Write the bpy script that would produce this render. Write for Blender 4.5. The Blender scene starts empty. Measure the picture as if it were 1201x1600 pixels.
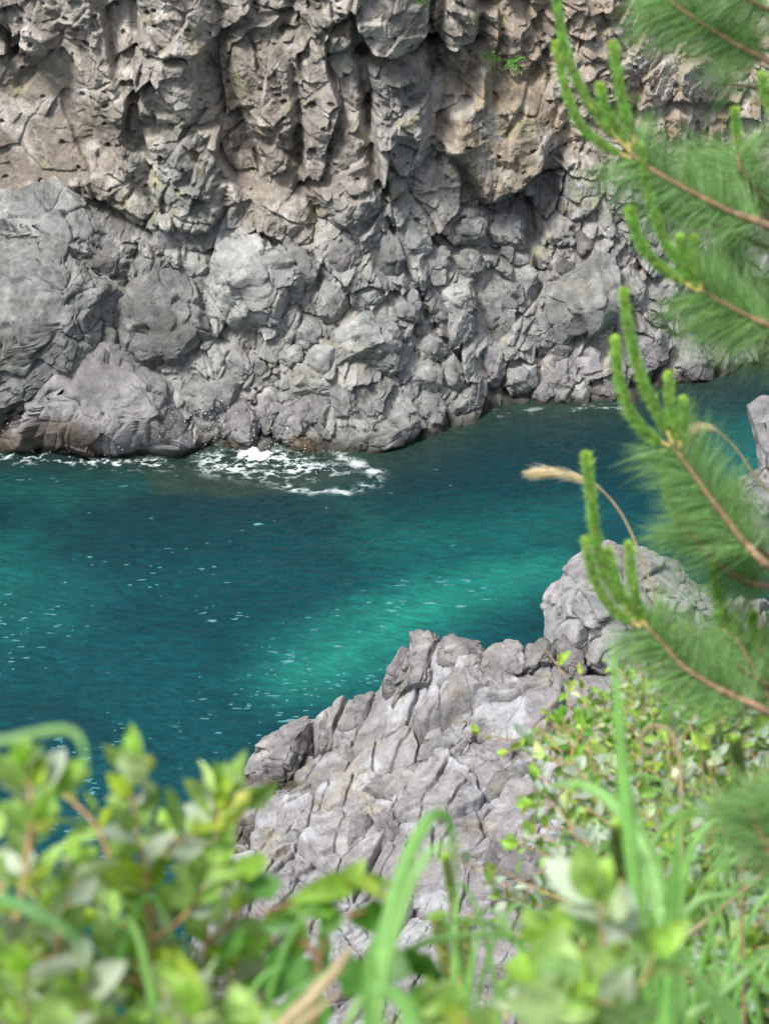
import bpy, bmesh, math, time
import numpy as np
from mathutils import Vector
T0 = time.time()
# ------------------------------------------------------------ camera, world, sun
SC = bpy.context.scene
EYE = np.array([0.0, 0.0, 22.0])          # standing 22 m above the sea
PITCH = math.radians(27.0)
FPX = 3115.0                              # focal length in photograph pixels (1201 x 1600)
cam_data = bpy.data.cameras.new("camera"); cam = bpy.data.objects.new("camera", cam_data)
SC.collection.objects.link(cam); SC.camera = cam
cam.location = EYE; cam.rotation_euler = (math.pi/2 - PITCH, 0, 0)
cam_data.sensor_fit = 'VERTICAL'; cam_data.sensor_height = 36.0; cam_data.sensor_width = 27.0
cam_data.lens = 36.0*FPX/1600.0
cam_data.clip_start = 0.05; cam_data.clip_end = 2000
cam_data.dof.use_dof = True; cam_data.dof.focus_distance = 42.0; cam_data.dof.aperture_fstop = 7.0
SUN_EL, SUN_AZ = math.radians(58), math.radians(-40)     # azimuth from +Y towards +X ; behind-left of the far cliff
world = bpy.data.worlds.new("World"); SC.world = world; world.use_nodes = True
wn = world.node_tree.nodes; wl = world.node_tree.links
bg = wn["Background"]; sky = wn.new("ShaderNodeTexSky"); sky.sky_type = 'NISHITA'
sky.sun_disc = False; sky.sun_elevation = SUN_EL; sky.air_density = 1.0; sky.dust_density = 3.0; sky.ozone_density = 1.0
hs = wn.new("ShaderNodeHueSaturation"); hs.inputs["Saturation"].default_value = .45      # thin bright cloud
wl.new(sky.outputs[0], hs.inputs["Color"]); wl.new(hs.outputs[0], bg.inputs[0]); bg.inputs[1].default_value = 0.118
sd_ = bpy.data.lights.new("sun", 'SUN'); sd_.energy = 2.7; sd_.angle = math.radians(13); sd_.color = (1.0, 0.96, 0.9)
sun = bpy.data.objects.new("sun", sd_); SC.collection.objects.link(sun)
SDIR = Vector((-0.55, -0.45, 1.15)).normalized()         # towards the sun: high, over the left shoulder
sun.rotation_euler = SDIR.to_track_quat('Z', 'Y').to_euler()
SUN_EL = math.asin(SDIR.z); sky.sun_elevation = SUN_EL
sky.sun_rotation = math.atan2(SDIR.x, SDIR.y)
SC.view_settings.view_transform = 'Standard'; SC.view_settings.look = 'None'
SC.view_settings.exposure = 0.74; SC.view_settings.gamma = 1
SC.cycles.max_bounces = 6; SC.cycles.transparent_max_bounces = 12
SC.cycles.caustics_reflective = False; SC.cycles.caustics_refractive = False

# ------------------------------------------------------------ helpers
F_ = np.array([0, math.cos(PITCH), -math.sin(PITCH)]); U_ = np.array([0, math.sin(PITCH), math.cos(PITCH)]); R_ = np.array([1.0, 0, 0])
def ray(x, y):
    x = np.asarray(x, float); y = np.asarray(y, float)
    d = R_*((x-600.5)/FPX)[..., None] + U_*((800-y)/FPX)[..., None] + F_
    return d                                   # length along the view axis 1
def at_Y(x, y, Y):
    d = ray(x, y); return EYE + d*(np.asarray(Y, float)/d[..., 1])[..., None]
def at_d(x, y, d):
    return EYE + ray(x, y)*np.asarray(d, float)[..., None]

def _h(ix, iy, iz, s):
    U = lambda v: v.astype(np.int64).astype(np.uint32) if v.dtype != np.uint32 else v
    h = U(ix)*np.uint32(374761393)+U(iy)*np.uint32(668265263)+U(iz)*np.uint32(2246822519)+np.uint32((s*1274126177) & 0xffffffff)
    h = (h ^ (h >> np.uint32(13)))*np.uint32(1274126177)
    h = (h ^ (h >> np.uint32(16)))*np.uint32(2246822519)
    return h ^ (h >> np.uint32(15))
def rnd(ix, iy, iz, s): return _h(ix, iy, iz, s).astype(np.float64)/4294967295.0
def noise(p, s=0):
    """3-D gradient noise, about -0.8..0.8; p (n,3)"""
    if len(p) > 60000:
        return np.concatenate([_noise(p[k:k+40000], s) for k in range(0, len(p), 40000)])
    return _noise(p, s)
def _noise(p, s):
    f0 = np.floor(p); f = (p-f0).astype(np.float32).T; i = f0.astype(np.int32).astype(np.uint32).T
    fx, fy, fz = f; ux, uy, uz = f*f*f*(f*(f*6-15)+10); out = 0
    A = [i[0]*np.uint32(374761393), (i[0]+np.uint32(1))*np.uint32(374761393)]
    B = [i[1]*np.uint32(668265263), (i[1]+np.uint32(1))*np.uint32(668265263)]
    Cc = [i[2]*np.uint32(2246822519)+np.uint32((s*1274126177) & 0xffffffff), (i[2]+np.uint32(1))*np.uint32(2246822519)+np.uint32((s*1274126177) & 0xffffffff)]
    res = []
    for dx in (0, 1):
        for dy in (0, 1):
            ab = A[dx]+B[dy]
            for dz in (0, 1):
                h = ab+Cc[dz]
                h = (h ^ (h >> np.uint32(13)))*np.uint32(1274126177); h = (h ^ (h >> np.uint32(16)))*np.uint32(2246822519)
                gx = (h & np.uint32(1023)).astype(np.float32)*np.float32(1/511.5)-1; gy = ((h >> np.uint32(10)) & np.uint32(1023)).astype(np.float32)*np.float32(1/511.5)-1; gz = (h >> np.uint32(22)).astype(np.float32)*np.float32(1/511.5)-1
                res.append(gx*(fx-dx)+gy*(fy-dy)+gz*(fz-dz))
    l = lambda a, b, t: a+(b-a)*t
    x0 = l(l(res[0], res[1], uz), l(res[2], res[3], uz), uy); x1 = l(l(res[4], res[5], uz), l(res[6], res[7], uz), uy)
    return (l(x0, x1, ux)*1.25).astype(np.float64)
def fbm(p, octv=4, s=0, gain=.5, ridged=False):
    a, out = 1.0, np.zeros(len(p)); q = p.copy()
    for k in range(octv):
        n = noise(q, s+k*17)
        out += a*((0.45-np.abs(n)*1.5) if ridged else n); a *= gain; q = q*2.03+13.7
    return out
def worley2(x, y, s=0):
    """F2-F1 edge distance, F1, random id values and offset to the nearest seed"""
    ix = np.floor(x).astype(np.int64); iy = np.floor(y).astype(np.int64)
    f1 = np.full(len(x), 9.0); f2 = np.full(len(x), 9.0); cx = np.zeros_like(ix); cy = np.zeros_like(ix); ox = np.zeros(len(x)); oy = np.zeros(len(x))
    z = np.zeros_like(ix)
    for dx in (-1, 0, 1):
        for dy in (-1, 0, 1):
            jx, jy = ix+dx, iy+dy; h = _h(jx, jy, z, s)
            px = jx+(h & np.uint32(65535)).astype(float)/65535.0; py = jy+(h >> np.uint32(16)).astype(float)/65535.0
            ax, ay = x-px, y-py; d = np.sqrt(ax*ax+ay*ay)
            m = d < f1
            f2 = np.where(m, f1, np.minimum(f2, d)); f1 = np.where(m, d, f1)
            cx = np.where(m, jx, cx); cy = np.where(m, jy, cy); ox = np.where(m, ax, ox); oy = np.where(m, ay, oy)
    return f2-f1, f1, rnd(cx, cy, z, s+1), rnd(cx, cy, z, s+2), rnd(cx, cy, z, s+3), ox, oy
def worley3(p, s=0):
    i = np.floor(p).astype(np.int64); n = len(p)
    f1 = np.full(n, 9.0); f2 = np.full(n, 9.0); c = np.zeros((n, 3), np.int64); o = np.zeros((n, 3))
    for dx in (-1, 0, 1):
        for dy in (-1, 0, 1):
            for dz in (-1, 0, 1):
                j = i+np.array([dx, dy, dz]); h = _h(j[:, 0], j[:, 1], j[:, 2], s)
                q = j+np.stack([(h & np.uint32(1023)).astype(float)/1023., ((h >> np.uint32(10)) & np.uint32(1023)).astype(float)/1023., (h >> np.uint32(22)).astype(float)/1023.], 1)
                a = p-q; d = np.sqrt((a*a).sum(1)); m = d < f1
                f2 = np.where(m, f1, np.minimum(f2, d)); f1 = np.where(m, d, f1)
                c[m] = j[m]; o[m] = a[m]
    r = [rnd(c[:, 0], c[:, 1], c[:, 2], s+k) for k in (1, 2, 3, 4)]
    return f2-f1, f1, r, o
def facets2(x, y, size, off, tilt, s, crack=0.0, cw=0.05):
    e, f1, a, b, c, ox, oy = worley2(x/size, y/size, s)
    return off*(a-.5)*2 + tilt*size*((b-.5)*ox+(c-.5)*oy)*2 - crack*np.exp(-e/cw), e, a
def sstep(a, b, x):
    t = np.clip((x-a)/(b-a), 0, 1); return t*t*(3-2*t)
def poly_sd(x, y, P):
    """signed distance to polygon, positive inside"""
    P = np.asarray(P, float); n = len(P); d = np.full(len(x), 1e9); ins = np.zeros(len(x), bool)
    for k in range(n):
        ax, ay = P[k]; bx, by = P[(k+1) % n]; ex, ey = bx-ax, by-ay
        t = np.clip(((x-ax)*ex+(y-ay)*ey)/(ex*ex+ey*ey+1e-12), 0, 1)
        d = np.minimum(d, (x-ax-t*ex)**2+(y-ay-t*ey)**2)
        c = ((ay > y) != (by > y)) & (x < (bx-ax)*(y-ay)/(by-ay+1e-12)+ax); ins ^= c
    d = np.sqrt(d); return np.where(ins, d, -d)
def line_d(x, y, P):
    d = np.full(len(x), 1e9)
    for k in range(len(P)-1):
        ax, ay = P[k]; bx, by = P[k+1]; ex, ey = bx-ax, by-ay
        t = np.clip(((x-ax)*ex+(y-ay)*ey)/(ex*ex+ey*ey+1e-12), 0, 1)
        d = np.minimum(d, (x-ax-t*ex)**2+(y-ay-t*ey)**2)
    return np.sqrt(d)
def tps(pts, vals, lam=0.02):
    pts = np.asarray(pts, float); n = len(pts)
    def K(r2): return np.where(r2 > 0, r2*np.log(r2+1e-12), 0)
    A = np.zeros((n+3, n+3)); d = pts[:, None]-pts[None]; A[:n, :n] = K((d**2).sum(-1))+lam*np.eye(n)
    A[:n, n] = 1; A[:n, n+1:] = pts; A[n, :n] = 1; A[n+1:, :n] = pts.T
    w = np.linalg.solve(A, np.concatenate([vals, np.zeros(3)]))
    def f(x, y):
        out = w[n]+w[n+1]*x+w[n+2]*y
        for k in range(n): out = out+w[k]*K((x-pts[k, 0])**2+(y-pts[k, 1])**2)
        return out
    return f

def mesh_obj(name, V, Fc, mat, parent=None, loc=None, smooth=True, tint=None, attrs=None, mats=None):
    """one mesh object; V world coordinates; Fc (m,4) or (m,3) int array or list of such"""
    me = bpy.data.meshes.new(name)
    if loc is None:
        loc = np.zeros(3); q = parent
        while q is not None: loc = loc+np.array(q.location); q = q.parent
    V = np.asarray(V, float)-np.asarray(loc, float)
    Fs = [np.asarray(f) for f in (Fc if isinstance(Fc, list) else [Fc]) if len(f)]
    me.vertices.add(len(V)); me.vertices.foreach_set("co", V.astype(np.float32).ravel())
    tot = sum(f.size for f in Fs); npoly = sum(len(f) for f in Fs)
    me.loops.add(tot); me.polygons.add(npoly)
    me.loops.foreach_set("vertex_index", np.concatenate([f.ravel() for f in Fs]).astype(np.int32))
    st = []; o = 0
    for f in Fs:
        st.append(o+np.arange(len(f))*f.shape[1]); o += f.size
    me.polygons.foreach_set("loop_start", np.concatenate(st).astype(np.int32))
    me.update(calc_edges=True); me.validate()
    me.polygons.foreach_set("use_smooth", np.full(len(me.polygons), smooth))
    if tint is not None:
        a = me.attributes.new("tint", 'FLOAT_COLOR', 'POINT'); c = np.ones((len(V), 4), np.float32); c[:, :3] = tint
        a.data.foreach_set("color", c.ravel())
    for k, v in (attrs or {}).items():
        a = me.attributes.new(k, 'FLOAT', 'POINT'); a.data.foreach_set("value", np.asarray(v, np.float32))
    me.materials.append(mat)
    ob = bpy.data.objects.new(name, me); SC.collection.objects.link(ob)
    if parent is not None: ob.parent = parent; ob.location = (0, 0, 0)
    else: ob.location = loc
    return ob
def tag(o, label=None, cat=None, group=None, kind=None):
    for k, v in (("label", label), ("category", cat), ("group", group), ("kind", kind)):
        if v: o[k] = v
    return o
def thing(name, loc, label, cat, group=None):
    o = bpy.data.objects.new(name, None); SC.collection.objects.link(o); o.location = loc
    o.empty_display_size = .2
    return tag(o, label, cat, group)
def grid_faces(nu, nv, mask=None):
    i = np.arange(nu-1)[:, None]*nv+np.arange(nv-1)[None]
    q = np.stack([i, i+nv, i+nv+1, i+1], -1)
    return q[mask] if mask is not None else q.reshape(-1, 4)

# ------------------------------------------------------------ materials
def new_mat(name):
    m = bpy.data.materials.new(name); m.use_nodes = True; nt = m.node_tree
    for n in list(nt.nodes): nt.nodes.remove(n)
    return m, nt, nt.nodes, nt.links
def N(nodes, t, **kw):
    n = nodes.new(t)
    for k, v in kw.items(): setattr(n, k, v)
    return n
def ramp(nodes, stops):
    r = nodes.new("ShaderNodeValToRGB"); e = r.color_ramp.elements
    while len(e) < len(stops): e.new(.5)
    for el, (p, c) in zip(e, stops): el.position = p; el.color = (*c, 1) if len(c) == 3 else c
    return r
def rock_material(name, bump=1.0, fine=1.0):
    m, nt, n, l = new_mat(name)
    out = N(n, "ShaderNodeOutputMaterial"); b = N(n, "ShaderNodeBsdfPrincipled"); l.new(b.outputs[0], out.inputs[0])
    at = N(n, "ShaderNodeAttribute", attribute_name="tint"); geo = N(n, "ShaderNodeNewGeometry")
    n1 = N(n, "ShaderNodeTexNoise"); n1.inputs["Scale"].default_value = 3.3*fine; n1.inputs["Detail"].default_value = 8; n1.inputs["Roughness"].default_value = .6
    l.new(geo.outputs["Position"], n1.inputs["Vector"])
    r1 = ramp(n, [(.28, (.58, .57, .56)), (.45, (.92, .92, .92)), (.58, (1.12, 1.12, 1.12)), (.72, (1.5, 1.48, 1.43))]); l.new(n1.outputs["Fac"], r1.inputs[0])
    mx = N(n, "ShaderNodeMix", data_type='RGBA', blend_type='MULTIPLY'); mx.inputs[0].default_value = 1
    l.new(at.outputs["Color"], mx.inputs[6]); l.new(r1.outputs[0], mx.inputs[7])
    # speckle: mineral grains and lichen dots
    n2 = N(n, "ShaderNodeTexNoise"); n2.inputs["Scale"].default_value = 28*fine; n2.inputs["Detail"].default_value = 5; n2.inputs["Roughness"].default_value = .75
    l.new(geo.outputs["Position"], n2.inputs["Vector"])
    r2 = ramp(n, [(.33, (.62, .62, .63)), (.47, (1, 1, 1)), (.60, (1.03, 1.03, 1.03)), (.70, (1.35, 1.33, 1.3))]); l.new(n2.outputs["Fac"], r2.inputs[0])
    mx2 = N(n, "ShaderNodeMix", data_type='RGBA', blend_type='MULTIPLY'); mx2.inputs[0].default_value = .8
    l.new(mx.outputs[2], mx2.inputs[6]); l.new(r2.outputs[0], mx2.inputs[7])
    l.new(mx2.outputs[2], b.inputs["Base Color"]); b.inputs["Roughness"].default_value = .88
    b.inputs["Specular IOR Level"].default_value = .3
    add = N(n, "ShaderNodeMath", operation='MULTIPLY_ADD'); add.inputs[1].default_value = .35
    vo = N(n, "ShaderNodeTexVoronoi", feature='DISTANCE_TO_EDGE'); vo.inputs["Scale"].default_value = 3.2*fine
    wv = N(n, "ShaderNodeVectorMath", operation='MULTIPLY_ADD'); wv.inputs[1].default_value = (.25, .25, .25)
    l.new(n1.outputs["Color"], wv.inputs[0]); l.new(geo.outputs["Position"], wv.inputs[2]); l.new(wv.outputs[0], vo.inputs["Vector"])
    cr = ramp(n, [(0, (0, 0, 0)), (.05, (1, 1, 1))]); l.new(vo.outputs["Distance"], cr.inputs[0])
    l.new(n2.outputs["Fac"], add.inputs[0]); l.new(n1.outputs["Fac"], add.inputs[2])
    ad2 = N(n, "ShaderNodeMath", operation='MULTIPLY_ADD'); ad2.inputs[1].default_value = .035
    l.new(cr.outputs[0], ad2.inputs[0]); l.new(add.outputs[0], ad2.inputs[2])
    bp = N(n, "ShaderNodeBump"); bp.inputs["Strength"].default_value = .9; bp.inputs["Distance"].default_value = .17*bump
    l.new(ad2.outputs[0], bp.inputs["Height"]); l.new(bp.outputs[0], b.inputs["Normal"])
    return m
M_ROCK = rock_material("cliff_rock", 1.0)
M_ROCK_NEAR = rock_material("outcrop_rock", .6, 1.4)

def leaf_material(name, top, under, rough=.45, trans=.3, var=.35):
    m, nt, n, l = new_mat(name)
    out = N(n, "ShaderNodeOutputMaterial"); b = N(n, "ShaderNodeBsdfPrincipled"); tr = N(n, "ShaderNodeBsdfTranslucent")
    ms = N(n, "ShaderNodeMixShader"); ms.inputs[0].default_value = trans
    geo = N(n, "ShaderNodeNewGeometry"); at = N(n, "ShaderNodeAttribute", attribute_name="tint")
    mb = N(n, "ShaderNodeMix", data_type='RGBA'); l.new(geo.outputs["Backfacing"], mb.inputs[0])
    mb.inputs[6].default_value = (*top, 1); mb.inputs[7].default_value = (*under, 1)
    mu = N(n, "ShaderNodeMix", data_type='RGBA', blend_type='MULTIPLY'); mu.inputs[0].default_value = 1
    l.new(mb.outputs[2], mu.inputs[6]); l.new(at.outputs["Color"], mu.inputs[7])
    no = N(n, "ShaderNodeTexNoise"); no.inputs["Scale"].default_value = 60; l.new(geo.outputs["Position"], no.inputs["Vector"])
    rr = ramp(n, [(.3, (1-var,)*3), (.7, (1+var*.6,)*3)]); l.new(no.outputs["Fac"], rr.inputs[0])
    mu2 = N(n, "ShaderNodeMix", data_type='RGBA', blend_type='MULTIPLY'); mu2.inputs[0].default_value = 1
    l.new(mu.outputs[2], mu2.inputs[6]); l.new(rr.outputs[0], mu2.inputs[7])
    l.new(mu2.outputs[2], b.inputs["Base Color"]); b.inputs["Roughness"].default_value = rough
    tc = N(n, "ShaderNodeMix", data_type='RGBA', blend_type='MULTIPLY'); tc.inputs[0].default_value = 1
    tc.inputs[7].default_value = (1.1, 1.25, .45, 1); l.new(mu2.outputs[2], tc.inputs[6]); l.new(tc.outputs[2], tr.inputs["Color"])
    l.new(b.outputs[0], ms.inputs[1]); l.new(tr.outputs[0], ms.inputs[2]); l.new(ms.outputs[0], out.inputs[0])
    return m
M_LEAF = leaf_material("silverberry_leaf", (.30, .47, .13), (.54, .64, .42), trans=.45)
M_SILVER = leaf_material("silverberry_young_leaf", (.46, .54, .42), (.62, .66, .58), rough=.55, trans=.25, var=.15)
M_LEAF_BRIGHT = leaf_material("vine_leaf", (.14, .33, .06), (.24, .42, .14), trans=.4)
M_NEEDLE = leaf_material("pine_needle", (.17, .34, .13), (.17, .34, .13), rough=.5, trans=.3, var=.3)
M_SHOOT = leaf_material("pine_shoot", (.38, .57, .16), (.38, .57, .16), rough=.6, trans=.35, var=.3)
M_GRASS = leaf_material("grass_blade", (.22, .50, .10), (.25, .52, .14), rough=.45, trans=.45, var=.2)
M_DRY = leaf_material("dry_grass", (.50, .40, .26), (.50, .40, .26), rough=.8, trans=.3, var=.25)
def bark_material(name, c):
    m, nt, n, l = new_mat(name)
    out = N(n, "ShaderNodeOutputMaterial"); b = N(n, "ShaderNodeBsdfPrincipled"); l.new(b.outputs[0], out.inputs[0])
    no = N(n, "ShaderNodeTexNoise"); no.inputs["Scale"].default_value = 90; no.inputs["Detail"].default_value = 4
    geo = N(n, "ShaderNodeNewGeometry"); l.new(geo.outputs["Position"], no.inputs["Vector"])
    r = ramp(n, [(.3, tuple(v*.55 for v in c)), (.6, c), (.8, tuple(min(1, v*1.4) for v in c))]); l.new(no.outputs["Fac"], r.inputs[0])
    l.new(r.outputs[0], b.inputs["Base Color"]); b.inputs["Roughness"].default_value = .85
    bp = N(n, "ShaderNodeBump"); bp.inputs["Distance"].default_value = .004; l.new(no.outputs["Fac"], bp.inputs["Height"]); l.new(bp.outputs[0], b.inputs["Normal"])
    return m
M_BARK = bark_material("pine_bark", (.30, .20, .12))
M_STEM = bark_material("shrub_stem", (.50, .33, .17))
M_SHOOTSTEM = bark_material("shoot_stem", (.50, .42, .13))
M_SOIL = bark_material("bank_soil", (.07, .075, .035))

def soften(D, nu, nv, k=1):
    g = D.reshape(nu, nv).copy()
    for _ in range(k):
        g[1:-1] = (g[:-2]+2*g[1:-1]+g[2:])/4; g[:, 1:-1] = (g[:, :-2]+2*g[:, 1:-1]+g[:, 2:])/4
    return g.ravel()
def mixc(a, b, t): return a*(1-t[:, None])+np.asarray(b)*t[:, None]

# ------------------------------------------------------------ far cliff: base profile
_sx = np.array([-300, -100, 0, 150, 280, 320, 440, 540, 610, 740, 770, 850, 960, 1050, 1110, 1150, 1300, 1500])
_sy = np.array([680, 688, 684, 700, 708, 702, 700, 712, 700, 655, 640, 632, 626, 606, 590, 572, 560, 550])
_sp = EYE + ray(_sx, _sy)*(-22.0/ray(_sx, _sy)[:, 2])[:, None]
def shoreY(X): return np.interp(X, _sp[:, 0], _sp[:, 1])
def slopeY(z):
    zl = np.clip(z, -3, 60)
    k = .74*zl - .42*np.log1p(np.exp((zl-5.2)*2.2))/2.2      # 53 degrees, steepening above 5 m
    return k
def baseY(X, z): return shoreY(X)+slopeY(z)
def at_cliff(x, y, off=0.0):
    """world point where the photograph's ray meets the smooth cliff profile"""
    x = np.atleast_1d(np.asarray(x, float)); y = np.atleast_1d(np.asarray(y, float)); d = ray(x, y)
    lo = np.full(len(x), 38.0); hi = np.full(len(x), 75.0)
    for _ in range(40):
        m = (lo+hi)/2; p = EYE+d*(m/d[:, 1])[:, None]
        inside = p[:, 1] > baseY(p[:, 0], p[:, 2])+off
        hi = np.where(inside, m, hi); lo = np.where(inside, lo, m)
    return EYE+d*(((lo+hi)/2)/d[:, 1])[:, None]
def XZ(poly):
    a = np.asarray(poly, float); p = at_cliff(a[:, 0], a[:, 1]); return p[:, [0, 2]]

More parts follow.
